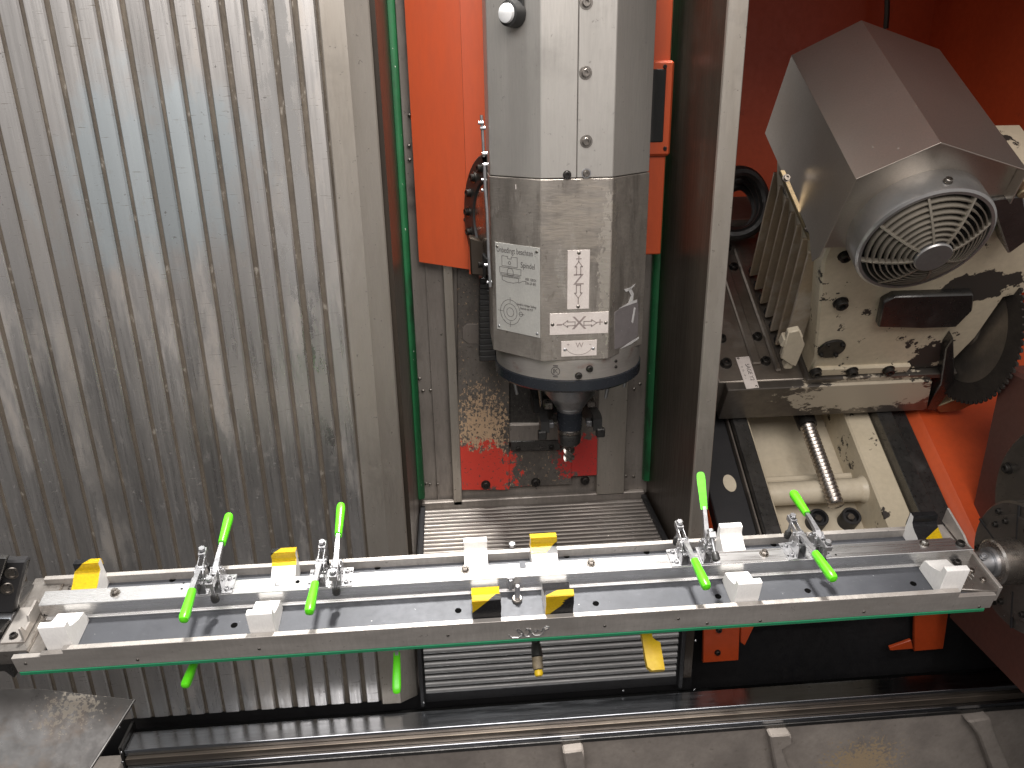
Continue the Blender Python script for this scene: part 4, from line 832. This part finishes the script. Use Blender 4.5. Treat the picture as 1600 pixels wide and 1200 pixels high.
for h, wx, off in ((-.012, .0105, 0), (.004, .0110, 0), (.010, .0135, .003), (.014, .0175, .007), (.040, .0180, .007), (.062, .0175, .0075), (.070, .0145, .0115)):
    c = g0+gd*h; rows.append([b.bm.verts.new((-off+sx*wx+random.uniform(-.0008, .0008), c.y+sz*up_.y*.008, c.z+sz*up_.z*.008)) for sx, sz in ((-1, -1), (0, -1.35), (1, -1), (1, 1), (0, 1.3), (-1, 1))])
for A_, B_ in zip(rows, rows[1:]):
    for q in range(6): b.bm.faces.new((A_[q], A_[(q+1) % 6], B_[(q+1) % 6], B_[q]))
b.bm.faces.new(rows[0][::-1]); b.bm.faces.new(rows[-1]); part(lv, 'yellow_tape_bag', b, M['yellowtape'], ang=50)
clamp(.345, True, 6, 'underside toggle clamp showing only its small black tip beside the yellow bag', under=True, grip=False)

# ================================================================== CHUCK AND TAILSTOCK
CX = FX.o[0]; ca_ = FX.o+FX.w*.100+FX.n*(-.031)
ch = thing('chuck', 'dark round faceplate with radial slots holding the right end of the fixture', 'chuck', (CX+1.10, ca_[1], ca_[2]-.14))
cz = ca_[2]-.016; cy = ca_[1]
def lx(o_, prof_, seg=64): bb = MB(); bb.lathe(o_, (1, 0, 0), prof_, seg); return bb
part(ch, 'faceplate', lx((CX+1.092, cy, cz), [(.03, .02), (.0, .02), (0, .112), (.004, .114), (.004, .137), (.010, .142), (.06, .142), (.06, .02)]), M['chuck'], True)
part(ch, 'collar', lx((CX+1.036, ca_[1], ca_[2]), [(0, .026), (0, .045), (.004, .049), (.052, .049), (.056, .047), (.056, .026)], 48), M['collar'], True)
part(ch, 'clamp_ring', lx((CX+1.028, ca_[1], ca_[2]), [(0, .0245), (0, .032), (.014, .033), (.014, .0245)], 40), M['chrome'], True)
for k in range(6):
    t_ = 2*math.pi*(k+.3)/6; d = Vector((0, math.cos(t_), math.sin(t_))); s = Vector((1, 0, 0)).cross(d)*.0022; o_ = Vector((CX+1.0915, cy, cz))
    b = MB(); b.prism([o_+d*.055-s, o_+d*.138-s, o_+d*.138+s, o_+d*.055+s], (.003, 0, 0)); part(ch, 'slot', b, M['void'], True)
    for dt, rr in ((.34, .098), (.52, .122), (.70, .098)):
        q = (CX+1.0918 if rr < .113 else CX+1.0958, cy+rr*math.cos(t_+dt), cz+rr*math.sin(t_+dt)); place(ch, 'screw', DSCREW, q, (-1, 0, 0), 1.2, u=(0, 1, .001))
hs = thing('headstock', 'dark headstock housing disc behind the chuck at the right edge', 'headstock', (CX+1.22, cy, cz-.1))
part(hs, 'flange', lx((CX+1.165, cy+.01, cz+.115), [(.0, 0), (.0, .185), (.005, .19), (.09, .19), (.09, 0)], 64), M['chuck'], True)
for k in range(10):
    t_ = 2*math.pi*(k+.35)/10; place(hs, 'screw', SCREW if k % 2 else DSCREW, (CX+1.1648, cy+.01+.160*math.cos(t_), cz+.115+.160*math.sin(t_)), (-1, 0, 0), 2.2, u=(0, 1, .001))
hq = P(1480, 965, Y=2.0); b = MB(); b.box((hq[0], .85, hq[2]), (hq[0]+.8, 2.0, cz+.22), .01); part(hs, 'housing', b, M['redbrown'], True)

ts = thing('tailstock', 'dark tailstock block with two round screws at the left edge', 'tailstock', P(-20, 960, Y=1.36))
def YB_box(u0, v0, u1, v1, Y, t, name, mat, par, bev=.003):
    a = P(u0, v0, Y=Y); c = P(u1, v1, Y=Y); bb = MB(); bb.box((a[0], Y, c[2]), (c[0], Y+t, a[2]), bev); return part(par, name, bb, M[mat], True)
b = MB(); b.prism([tuple(P(u, v, Y=1.33)) for u, v in ((-160, 872), (10, 872), (-6, 926), (-160, 926))], (0, .012, 0), .001); part(ts, 'cover_plate', b, M['steel_dark'], True)
b = MB(); b.prism([tuple(P(u, v, Y=1.345)) for u, v in ((-160, 880), (42, 876), (22, 958), (-160, 962))], (0, .02, 0), .004); part(ts, 'block', b, M['void'], True)
for u, v in ((19, 895), (12, 919)):
    q = P(u, v, Y=1.3445); b = MB(); b.lathe(q, (.35, -1, 0), [(0, .0125), (.002, .0125), (.003, .0115), (.003, .008), (.001, .0078), (.001, 0)], 22); part(ts, 'screw_head', b, M['bolt'], True)
b = MB(); b.prism([tuple(P(u, v, Y=1.36)) for u, v in ((-160, 962), (30, 943), (38, 985), (-160, 989))], (0, .08, 0), .002); part(ts, 'support_bar', b, M['steel_dark'], True)
b = MB(); b.prism([tuple(P(u, v, Y=1.30)) for u, v in ((-160, 990), (2, 986), (12, 1032), (22, 1062), (6, 1050), (-160, 1075))], (0, .05, 0), .003); part(ts, 'lower_arm', b, M['steel_dark'], True)

# ================================================================== FRONT WAY AND BED
ZR = .465
yb_ = P(1280, 1068, Z=ZR)[1]; yf_ = P(1280, 1093, Z=ZR)[1]
xl_ = P(194, 1172, Z=ZR)[0]
way = thing('machine_way', 'long polished steel guide way along the foot of the covers', 'guide way', (.2, yf_, ZR-.09))
b = MB(); b.box((xl_, yf_, ZR-.020), (2.2, yb_+.004, ZR), .0012); part(way, 'way_top', b, M['railtop'], True)
b = MB(); b.box((xl_, yb_+.004, ZR-.03), (2.2, yb_+.022, ZR-.006), .001); part(way, 'gap_shade_ledge', b, M['hole'], True)  # ledge coloured black to paint the shade of the gap behind the way
b = MB(); b.box((xl_+.004, yf_-.012, ZR-.044), (2.2, yf_+.03, ZR-.0205), .0012); part(way, 'upper_step', b, M['railstep'], True)
b = MB(); b.box((xl_+.008, yf_-.022, ZR-.058), (2.2, yf_+.03, ZR-.0445), .0012); part(way, 'middle_step', b, M['railtop'], True)
b = MB(); b.box((xl_+.010, yf_-.026, ZR-.072), (2.2, yf_+.03, ZR-.0585), .0012); part(way, 'lower_step', b, M['steel_dark'], True)
for u, v in ((186, 1136), (189, 1176), (191, 1191)):
    place(way, 'screw', CRIVET, P(u, v, Y=yf_-.014), (0, -1, 0), .8)
b = MB(); b.box((xl_-.010, yf_-.006, ZR-.09), (xl_-.001, yb_+.03, ZR+.02), .002); part(way, 'end_cap', b, M['steel_dark'], True)
YBED = yf_-.020
b = MB(); b.box((-2.0, YBED, -.02), (2.4, yf_+.06, ZR-.0725)); bed = struct('machine_bed', b, M['bed']); as_thing(bed, 'grimy brown bed casting with ribs along the bottom edge, below the guide way', 'machine bed')
for (pts) in ([(1203, 1150), (1236, 1148), (1240, 1162), (1224, 1172), (1245, 1230), (1218, 1230), (1206, 1168)],
              [(1512, 1128), (1548, 1122), (1552, 1136), (1590, 1230), (1560, 1230), (1530, 1150)],
              [(880, 1176), (912, 1172), (914, 1186), (918, 1230), (888, 1230)]):
    b = MB(); b.prism([tuple(P(u, v, Y=YBED-.035)) for u, v in pts], (0, .045, 0), .005); part(bed, 'cast_rib', b, M['bed'])
# stained chute sheet at the lower left
CH = [(-230, 1078), (0, 1076), (60, 1076), (130, 1084), (210, 1093), (185, 1132), (140, 1202), (110, 1260), (-230, 1260)]
ch_ = thing('chip_chute', 'stained dark sheet metal chute at the lower left corner', 'chute', P(60, 1200, Y=1.30))
b = MB(); dn = Vector((0, .55, -.84))
def chp(u, v):
    """point on the chute's sloping plane"""
    o_ = Vector(P(60, 1140, Y=1.36)); n_ = Vector((.12, -.62, .78)).normalized(); d = Vector(ray(u, v)); c = Vector(CAM); return c+d*((o_-c).dot(n_)/d.dot(n_)), n_
b.prism([chp(u, v)[0] for u, v in CH], chp(0, 0)[1]*-.004, .0008); part(ch_, 'sheet', b, M['sheet'], True)
b = MB(); b.tube([chp(u, v)[0]-chp(0, 0)[1]*.002 for u, v in ((210, 1093), (185, 1132), (140, 1202), (110, 1260))], .0032, 8); part(ch_, 'rolled_edge', b, M['steel_dark'], True)

# ================================================================== RIGHT COMPARTMENT
Zt = 3.3
b = MB(); b.box((CX0-.06, 1.33, 2.80), (3.4, 3.36, 2.83)); struct('added_shade_roof', b, M['red'])  # out of view, added to keep lamp light off the right compartment
b = MB(); b.box((CX1-.004, 3.30, -.02), (3.4, 3.33, Zt)); struct('red_back_wall', b, M['red'])
b = MB(); xr_ = P(1556, 715, Y=2.45)[0]
b.box((xr_, 2.46, -.02), (xr_+.02, 3.30, Zt)); struct('red_side_wall', b, M['red'])
b = MB(); b.prism([(xr_-.004, 2.455, .35), (xr_+.085, 2.43, .35), (xr_+.085, 2.43, Zt), (xr_-.004, 2.455, Zt)], (0, .012, 0), .002); struct('red_corner_post', b, M['orange'])
b = MB(); b.box((xr_+.085, 2.44, -.02), (3.4, 2.47, Zt)); struct('dark_side_wall', b, M['void'])
b = MB(); b.box((CX1+.002, 2.08, -.02), (xr_, 2.10, .78)); low = struct('void_shade_panel', b, M['void'])  # near-black sheet added to paint the dark void below the fixture
def red_bracket(pts, Y, label, screws=()):
    q = [P(u, v, Y=Y) for u, v in pts]; t = thing('red_bracket', label, 'bracket', q[0]); b = MB(); b.prism([tuple(p) for p in q], (0, .012, 0), .002); part(t, 'leaf', b, M['red'], True)
    for u, v in screws: place(t, 'screw', DSCREW, P(u, v, Y=Y-.0002), (0, -1, 0), 1.6)
    return t
t = red_bracket([(1100, 940), (1158, 940), (1154, 1032), (1098, 1036)], 1.98, 'red bracket plate with two dark bolts right of the ribbed cover', ((1123, 984), (1121, 1019)))
b = MB(); b.prism([tuple(P(u, v, Y=1.99)) for u, v in ((1157, 940), (1182, 940), (1180, 976), (1164, 1009), (1157, 1004))], (0, .01, 0), .002); part(t, 'gusset', b, M['red'], True)
t = red_bracket([(1390, 1012), (1424, 1000), (1427, 1014), (1391, 1017)], 2.03, 'small red bracket in the dark below the right end of the fixture')
t = red_bracket([(1430, 930), (1486, 930), (1474, 1014), (1428, 1018)], 2.05, 'tall red gusset under the right end of the fixture', ())

# ---- saw bed (slanted)
S_ = SW
sb = thing('saw_bed', 'slanted cream casting with two dark guide rails under the saw', 'machine bed', M4=S_.M)
def sbox(t, name, a, c, mat, bev=.002): bb = MB(); bb.box(a, c, bev); return part(t, name, bb, M[mat])
sbox(sb, 'rail', (.060, -.52, -.215), (.108, .9, -.168), 'steel_dark'); sbox(sb, 'rail', (.540, -.52, -.215), (.590, .9, -.168), 'steel_dark')
for x in (.052, .594): sbox(sb, 'rail_lip', (x, -.52, -.225), (x+.006, .9, -.192), 'slide', .001)
sbox(sb, 'bed_cheek', (-.060, -.52, -.60), (.051, .9, -.21), 'void', .003)
sbox(sb, 'bed_cheek', (.600, -.52, -.60), (.655, .9, -.196), 'steel_dark', .003)
sbox(sb, 'inner_wall', (.108, -.52, -.60), (.128, .9, -.205), 'cream'); sbox(sb, 'inner_wall', (.455, -.50, -.60), (.540, .9, -.208), 'cream', .006)
sbox(sb, 'bed_floor', (.125, -.52, -.60), (.46, .9, -.345), 'cream_clean')
sbox(sb, 'cross_web', (.125, -.155, -.36), (.46, -.135, -.30), 'cream_clean', .004)
sbox(sb, 'end_wall', (.108, -.475, -.60), (.56, -.425, -.285), 'cream_clean', .006)
bb = MB(); bb.cyl((.12, -.215, -.272), (.468, -.215, -.272), .037, 36); tb = part(sb, 'cross_tube', bb, M['cream_clean'])
bb = MB(); bb.lathe((.44, -.215, -.272), (1, 0, 0), [(0, .037), (.010, .041), (.018, .047), (.024, .047), (.024, .0)], 36); part(tb, 'tube_collar', bb, M['cream_clean'])
for u, v in ((1280, 808), (1331, 806)):
    q = S_.onN(u, v, -.300); bb = MB(); bb.lathe((q[0], q[1], -.346), (0, 0, 1), [(.0, 0), (.0, .03), (.046, .030), (.048, .028), (.048, .022), (.030, .021), (.030, 0)], 28); o = part(sb, 'counterbore', bb, M['void'])
    bb = MB(); bb.cyl((q[0], q[1], -.318), (q[0], q[1], -.304), .013, 6, bev=.002); part(o, 'bolt_head', bb, M['bolt'])
q = S_.onN(1140, 755, -.209)
bb = MB(); pts = [(q[0]+.020*math.cos(i*math.pi/14), q[1]+.030*math.sin(i*math.pi/14), -.2095) for i in range(28)]; bb.prism(pts, (0, 0, .002), .0005); part(sb, 'cast_eye', bb, M['cream_clean'])
# ballscrew
bs = thing('ball_screw', 'shiny threaded ball screw running down from under the saw slide', 'ball screw', M4=S_.M)
prf = [(0, 0), (0, .021)]; z = 0
while z < .43: prf += [(z+.002, .0245), (z+.006, .0245), (z+.0085, .0195), (z+.011, .0195)]; z += .0135
prf += [(z, .021), (z+.003, .018), (z+.003, 0)]
bb = MB(); bb.lathe((.3255, -.292, -.222), (0, 1, 0), prf, 32); part(bs, 'threaded_shaft', bb, M['collar'], ang=50)
bb = MB(); bb.lathe((.3255, .0, -.222), (0, 1, 0), [(0, .025), (0, .031), (.05, .033), (.05, 0)], 32); part(bs, 'nut_seal', bb, M['dbolt'])
# slide
sl = thing('saw_slide', 'heavy steel slide with chipped cream front edge carrying the saw', 'machine slide', M4=S_.M)
bb = MB(); bb.prism([(0, 0, 0), (.645, 0, 0), (.700, 0, -.150), (.690, 0, -.160), (.010, 0, -.157)], (0, .030, 0), .0025); part(sl, 'front_apron', bb, M['chips'])
bb = MB(); bb.prism([(-.02, .0305, 0), (.66, .0305, 0), (.70, .0305, -.157), (-.06, .0305, -.157)], (0, .85, 0), .003); part(sl, 'slide_body', bb, M['slide'])
sbox(sl, 'raised_way', (.098, .09, .0005), (.128, .85, .012), 'slide', .004); sbox(sl, 'raised_way', (.165, .06, .0005), (.185, .60, .012), 'slide', .005)
sbox(sl, 'flange_foot', (.245, .010, .0005), (.72, .16, .024), 'chips', .003)
for u, v, s in ((1134, 569, 3.0), (1196, 565, 2.6), (1183, 527, 2.6), (1146, 418, 2.6), (1136, 388, 2.4), (1127, 530, 2.6)):
    q = S_.onN(u, v, .0005); place(sl, 'screw', DSCREW, q, (0, 0, 1), s, False)
q0 = S_.onN(1149, 559, .001); q1 = S_.onN(1170, 557, .001); q2 = S_.onN(1186, 606, .001); q3 = S_.onN(1166, 608, .001)
bb = MB(); bb.prism([q0, q1, q2, q3], (0, 0, .0016), .0003); np_ = part(sl, 'name_plate', bb, M['label'], label='white engraved plate lettered SÄGE Y2')
c = (Vector(q0)+Vector(q2))/2+Vector((0, 0, .0018)); uu = (Vector(q3)-Vector(q0)).normalized()
Mf = frame(c, uu, (0, 0, 1)); LP = (Vector(q3)-Vector(q0)).length; WP = (Vector(q1)-Vector(q0)).length
text(np_, 'SÄGE Y2', Mf @ Matrix.Translation((-.01*0, WP*.18, 0)), WP*.40, M['ink'], False, min(1.0, LP/(WP*2.4)))
text(np_, '+  <-  ->  -', Mf @ Matrix.Translation((0, -WP*.24, 0)), WP*.26, M['ink'], False, 1.0)
for sx in (.45, -.45): inst(np_, 'rivet', RIVET, Mf @ Matrix.Translation((LP*sx, WP*.3*(1 if sx > 0 else -1), 0)) @ Matrix.Scale(.8, 4))

# ---- saw unit
su = thing('saw_unit', 'cream saw head with a steel motor hood and a round fan grille', 'saw', M4=S_.M)
XF0, XF1 = .118, .252
sb_pts = [(.252, .024), (.690, .028), (.710, .17), (.700, .34), (.80, .37), (.80, .60), (.118, .60), (.125, .50), (.200, .250), (.215, .20), (.246, .10)]
bb = MB(); bb.prism([(x, .03, n) for x, n in sb_pts], (0, .42, 0), .006); part(su, 'gear_case', bb, M['cream'])
bb = MB(); bb.prism([(x, .018, n) for x, n in ((.262, .026), (.56, .026), (.56, .060), (.262, .062))], (0, .03, 0), .004); part(su, 'case_foot', bb, M['cream'])
for u, v, s in ((1274, 580, 3.0), (1331, 579, 3.0), (1388, 577, 3.0)): place(su, 'screw', DSCREW, S_.onW(u, v, .0178), (0, -1, 0), s, False)
for u, v, s in ((1313, 472, 3.4), (1319, 399, 2.8)): place(su, 'screw', DSCREW, S_.onW(u, v, .0298), (0, -1, 0), s, False)
q = S_.onW(1299, 544, .0298); bb = MB(); bb.lathe(q, (0, -1, 0), [(0, .040), (.004, .040), (.006, .038), (.006, .034), (.005, 0)], 40); cp = part(su, 'sight_cover', bb, M['dbolt'])
for k in range(4):
    t_ = R(40+90*k); place(cp, 'screw', DSCREW, (q[0]+.032*math.cos(t_), .0238, q[2]+.032*math.sin(t_)), (0, -1, 0), 1.2, False)
# stepped louvre covers at the left
for k in range(7):
    u, v = 1172+8.0*k, 432+21.6*k; s = S_.onN(u, v, .02)[1]; s = max(s, .05)
    tl = (1210+9.0*k, 272+20.6*k)
    a_, b_, c_, d_ = S_.onW(u, v, s), S_.onW(u+26, v-6, s), S_.onW(tl[0]+34, tl[1]-3, s), S_.onW(*tl, s)
    bb = MB(); bb.prism([a_, b_, c_, d_], (0, .010, 0), .0012); part(su, 'louvre_slat', bb, M['louvre'])
    bb = MB(); e_ = Vector(a_)+Vector((.004, .012, .0)); bb.box((e_.x, e_.y, e_.z-.006), (e_.x+.03, e_.y+.02, e_.z+.012)); part(su, 'slat_stop', bb, M['void'])
p0 = S_.onW(1216, 270, .20); p1 = S_.onW(1262, 376, .06)
bb = MB(); d = Vector(p1)-Vector(p0); s_ = Vector((.012, 0, 0)); bb.prism([Vector(p0), Vector(p0)+s_, Vector(p1)+s_, Vector(p1)], (0, -.004, .012), .001); lb = part(su, 'brass_clamp_bar', bb, M['brass'])
for f in (.12, .86): place(lb, 'screw', SCREW, Vector(p0)+d*f+Vector((.006, -.004, .012)), (0, -.6, .8), 1.6, False)
for (u, v) in ((1231, 566), (1226, 531), (1243, 527)):
    q = S_.onW(u, v, .045); bb = MB(); bb.box((q[0]-.012, .03, q[2]-.016), (q[0]+.014, .06, q[2]+.02), .004); part(su, 'slat_bracket', bb, M['cream_clean'])
q = [S_.onW(u, v, .026) for u, v in ((1220, 560), (1232, 520), (1250, 516), (1258, 540), (1244, 573), (1236, 571))]
bb = MB(); bb.prism(q, (0, .02, 0), .003); part(su, 'wiper_end', bb, M['cream_clean'])
# hood: sheet metal with gable, open at the front
HP = [(.055, .595), (.054, .829), (.200, .918), (.436, .840), (.449, .748)]
def hood_strip(i, j, name):
    bb = MB(); (x0, n0), (x1, n1) = HP[i], HP[j]; dx, dn = x1-x0, n1-n0; l = math.hypot(dx, dn); nx, nn = dn/l*.003, -dx/l*.003
    bb.prism([(x0, -.05, n0), (x1, -.05, n1), (x1+nx, -.05, n1+nn), (x0+nx, -.05, n0+nn)], (0, .48, 0), .0006)
    return part(su, name, bb, M['hood'])
bb = MB(); (x0, n0), (x1, n1) = HP[0], HP[1]
bb.prism([(x0, -.05, n1), (x0, -.02, .60), (x0, -.05, .575), (x0, .12, .60), (x0, .43, .61), (x0, .43, n1)][0:1]+[(x0, -.05, .60), (x0, -.03, .565), (x0, .03, .60), (x0, .43, .600), (x0, .43, n1)], (.003, 0, 0), .0006); part(su, 'hood_side', bb, M['hood'])
hood_strip(1, 2, 'hood_roof'); hood_strip(2, 3, 'hood_roof'); hood_strip(3, 4, 'hood_side')
bb = MB(); bb.prism([(x, .428, n) for x, n in [(.056, .60), (.056, .827), (.200, .914), (.434, .838), (.446, .60)]], (0, .004, 0)); part(su, 'hood_back', bb, M['hood'])
fo = []
bb = MB()
inn = [(.063, .60), (.063, .822), (.200, .906), (.428, .832), (.441, .75)]
for i in range(4):
    (a0, a1), (c0, c1) = HP[i], HP[i+1]; (d0, d1), (e0, e1) = inn[i], inn[i+1]
    bb.prism([(a0, -.0485, a1), (c0, -.0485, c1), (e0, -.0485, e1), (d0, -.0485, d1)], (0, .002, 0))
bb.bm.free()
# front plate of the hood behind the cowl
bb = MB(); bb.prism([(x, -.020, n) for x, n in [(.058, .60), (.058, .826), (.200, .913), (.432, .837), (.446, .748), (.44, .60)]], (0, .003, 0)); part(su, 'hood_front', bb, M['hood'])
# motor body and fan cowl
FC = (.267, .672); FR = .152
bb = MB(); bb.cyl((FC[0], -.02, FC[1]), (FC[0], .36, FC[1]), .138, 40); part(su, 'motor_body', bb, M['fan'])
bb = MB(); bb.lathe((FC[0], 0, FC[1]), (0, -1, 0), [(-.045, .138), (-.045, .150), (-.030, .1535), (.078, .1545), (.084, .1535), (.088, .148), (.088, .141), (.080, .139), (-.02, .139)], 64)
fc_ = part(su, 'fan_cowl', bb, M['fan'])
place(fc_, 'screw', SCREW, (FC[0]-.012, -.0625, FC[1]+.1545), (0, 0, 1), 1.6, False)
bb = MB(); bb.lathe((FC[0], -.030, FC[1]), (0, -1, 0), [(0, 0), (0, .139)], 40); part(su, 'fan_back', bb, M['void'])
for k in range(7):
    a = k*2*math.pi/7; bb = MB(); c, s = math.cos(a), math.sin(a)
    bb.prism([(FC[0]+c*.03-s*.012, -.040, FC[1]+s*.03+c*.012), (FC[0]+c*.03+s*.012, -.062, FC[1]+s*.03-c*.012), (FC[0]+c*.132+s*.03, -.062, FC[1]+s*.132-c*.03), (FC[0]+c*.132-s*.03, -.040, FC[1]+s*.132+c*.03)], (0, .003, 0)); part(su, 'fan_blade', bb, M['black'])
NR = 8
def dome(r): return -.086-.050*(1-(r/.139)**2)
for i in range(NR):
    r = .139-.0095-i*.0118; bb = MB()
    bb.lathe((FC[0], 0, FC[1]), (0, -1, 0), [(-dome(r)-.014, r-.0012), (-dome(r)-.014, r+.0010), (-dome(r)+.001, r+.0015), (-dome(r)+.001, r-.0015), (-dome(r)-.014, r-.0012)], 56); part(su, 'grille_ring', bb, M['grille'])
for k in range(8):
    a = R(22+45*k); bb = MB(); rows = []
    for i in range(9):
        r = .040+.100*i/8; c, s = math.cos(a), math.sin(a); w = .0024; y = dome(min(r, .139))
        rows.append([bb.bm.verts.new(p) for p in ((FC[0]+c*r-s*w, y-.0022, FC[1]+s*r+c*w), (FC[0]+c*r+s*w, y-.0022, FC[1]+s*r-c*w), (FC[0]+c*r+s*w, y+.012, FC[1]+s*r-c*w), (FC[0]+c*r-s*w, y+.012, FC[1]+s*r+c*w))])
    for A_, B_ in zip(rows, rows[1:]):
        for q in range(4): bb.bm.faces.new((A_[q], A_[(q+1) % 4], B_[(q+1) % 4], B_[q]))
    bb.bm.faces.new(rows[0][::-1]); bb.bm.faces.new(rows[-1]); part(su, 'grille_spoke', bb, M['grille'])
bb = MB(); bb.lathe((FC[0], 0, FC[1]), (0, -1, 0), [(.118, .040), (.1345, .0415), (.138, .039), (.139, 0)], 40); part(su, 'grille_hub', bb, M['fan'])
# terminal box at the right of the cowl
q = [S_.onW(u, v, -.03) for u, v in ((1548, 312), (1600, 306), (1612, 372), (1576, 398), (1560, 352))]
bb = MB(); bb.prism(q, (0, .10, 0), .004); tb_ = part(su, 'terminal_box', bb, M['steel_dark'])
for u, v in ((1597, 300), (1590, 285)): q = S_.onW(u, v, -.02); bb = MB(); bb.cyl((q[0], -.03, q[2]), (q[0], .05, q[2]), .014, 16, bev=.003); part(tb_, 'cable_gland', bb, M['brass'])
# stained spindle boss and arm
q = [S_.onW(u, v, .006) for u, v in ((1372, 512), (1380, 474), (1398, 464), (1522, 460), (1520, 486), (1494, 512), (1440, 514))]
bb = MB(); bb.prism(q, (0, .026, 0), .004); part(su, 'arbor_boss', bb, M['steel_dark'])
# saw blade with teeth, its guard plate
blc = S_.onW(1478, 512, .02); Rb = .245
BX = blc[0]+.14
C0 = (BX, .105, .150)
bb = MB(); bb.lathe(C0, (1, 0, 0), [(0, 0), (0, Rb*.74), (.0042, Rb*.74), (.0042, 0)], 64); bl = part(su, 'saw_blade', bb, M['blade'])
bb = MB(); bb.lathe((C0[0]-.0008, C0[1], C0[2]), (1, 0, 0), [(0, Rb*.74), (0, Rb*.965), (.0058, Rb*.965), (.0058, Rb*.74)], 72); part(bl, 'rim', bb, M['teeth'])
NT = 72
TB = MB(); TB.prism([(0, -.009, 0), (0, .009, 0), (0, .006, .011), (0, -.002, .013)], (.0066, 0, 0)); TM_ = TB.mesh('tooth', M['teeth'])
for k in range(NT):
    a = 2*math.pi*k/NT; inst(bl, 'tooth', TM_, Matrix.Translation((C0[0]-.0012, C0[1], C0[2])) @ Matrix.Rotation(a, 4, 'X') @ Matrix.Translation((0, 0, Rb*.958)))
bb = MB(); bb.lathe((C0[0]-.004, C0[1], C0[2]), (1, 0, 0), [(0, 0), (0, .065), (.004, .07)], 40); part(bl, 'blade_flange', bb, M['blade'])
q = [S_.onW(u, v, .0) for u, v in ((1478, 545), (1490, 528), (1492, 600), (1462, 643), (1448, 640), (1470, 600))]
bb = MB(); bb.prism(q, (0, .05, 0), .003); part(su, 'blade_guard_strip', bb, M['steel_dark'])
q = [S_.onW(u, v, .004) for u, v in ((1462, 636), (1500, 622), (1520, 632), (1500, 642), (1468, 645))]
bb = MB(); bb.prism(q, (0, .03, 0), .003); part(su, 'guard_foot', bb, M['brass'])
# conduit above the hood, dark hose coil behind
t = thing('conduit', 'thin vertical conduit on the red wall above the motor hood', 'conduit', P(1385, 60, Y=3.2))
b = MB(); b.tube([P(1384, 45, Y=3.2), P(1386, 20, Y=3.2), P(1387, -60, Y=3.2)], .010, 10); part(t, 'pipe', b, M['dark_wall'], True)
for v in (-5,): b = MB(); b.cyl(P(1386, v, Y=3.2)+np.array((0, 0, -.01)), P(1386, v, Y=3.2)+np.array((0, 0, .01)), .014, 12); part(t, 'clip', b, M['bolt'], True)
t = thing('coiled_hose', 'shiny black coiled hose beside the steel column behind the saw', 'hose', P(1160, 345, Y=2.62))
for i in range(3):
    c = P(1150, 318+i*4, Y=2.62+.03*i); b = MB(); b.tube([(c[0]+(.10-.012*i)*math.cos(a), c[1]+.02*math.sin(a*2), c[2]+(.105-.012*i)*math.sin(a)) for a in [2*math.pi*k/32 for k in range(33)]], .020, 10, False); part(t, 'coil', b, M['black'], True)
b = MB(); b.box(tuple(P(1120, 345, Y=2.70)), tuple(P(1176, 372, Y=2.74)), .01); part(t, 'hose_bracket', b, M['slide'], True)
# sloping red sheet right of the saw bed
b = MB(); b.prism([(.662, -.55, -.230), (.70, -.55, -.195), (.70, .9, -.195), (.662, .9, -.230)], (0, 0, -.004), .001); t = thing('red_bed_cover', 'sloping red sheet along the right side of the saw bed', 'machine cover', M4=S_.M); part(t, 'folded_rim', b, M['orange'])
b = MB(); b.prism([(.7005, -.55, -.200), (1.15, -.55, -.230), (1.15, .9, -.230), (.7005, .9, -.200)], (0, 0, -.004), .001); part(t, 'sheet', b, M['red'])
b = MB(); b.prism([(-.062, -.60, -.26), (-.072, -.60, -.22), (-.072, .1, -.22), (-.062, .1, -.26)], (-.042, 0, -.1), .001); t = thing('red_bed_cover', 'red sheet sliver between the steel column and the saw bed cheek', 'machine cover', M4=S_.M); part(t, 'sheet', b, M['red'])

# ------------------------------------------------------------------ lettering as meshes
bpy.context.view_layer.update(); dg = bpy.context.evaluated_depsgraph_get()
for o in [o for o in bpy.data.objects if o.type == 'FONT']:
    me = bpy.data.meshes.new_from_object(o.evaluated_get(dg)); mt = o.data.materials[0]
    n = bpy.data.objects.new('lettering', me); COL.objects.link(n); n.parent = o.parent; n.matrix_local = o.matrix_local
    if not me.materials: me.materials.append(mt)
    cu = o.data; bpy.data.objects.remove(o); bpy.data.curves.remove(cu)
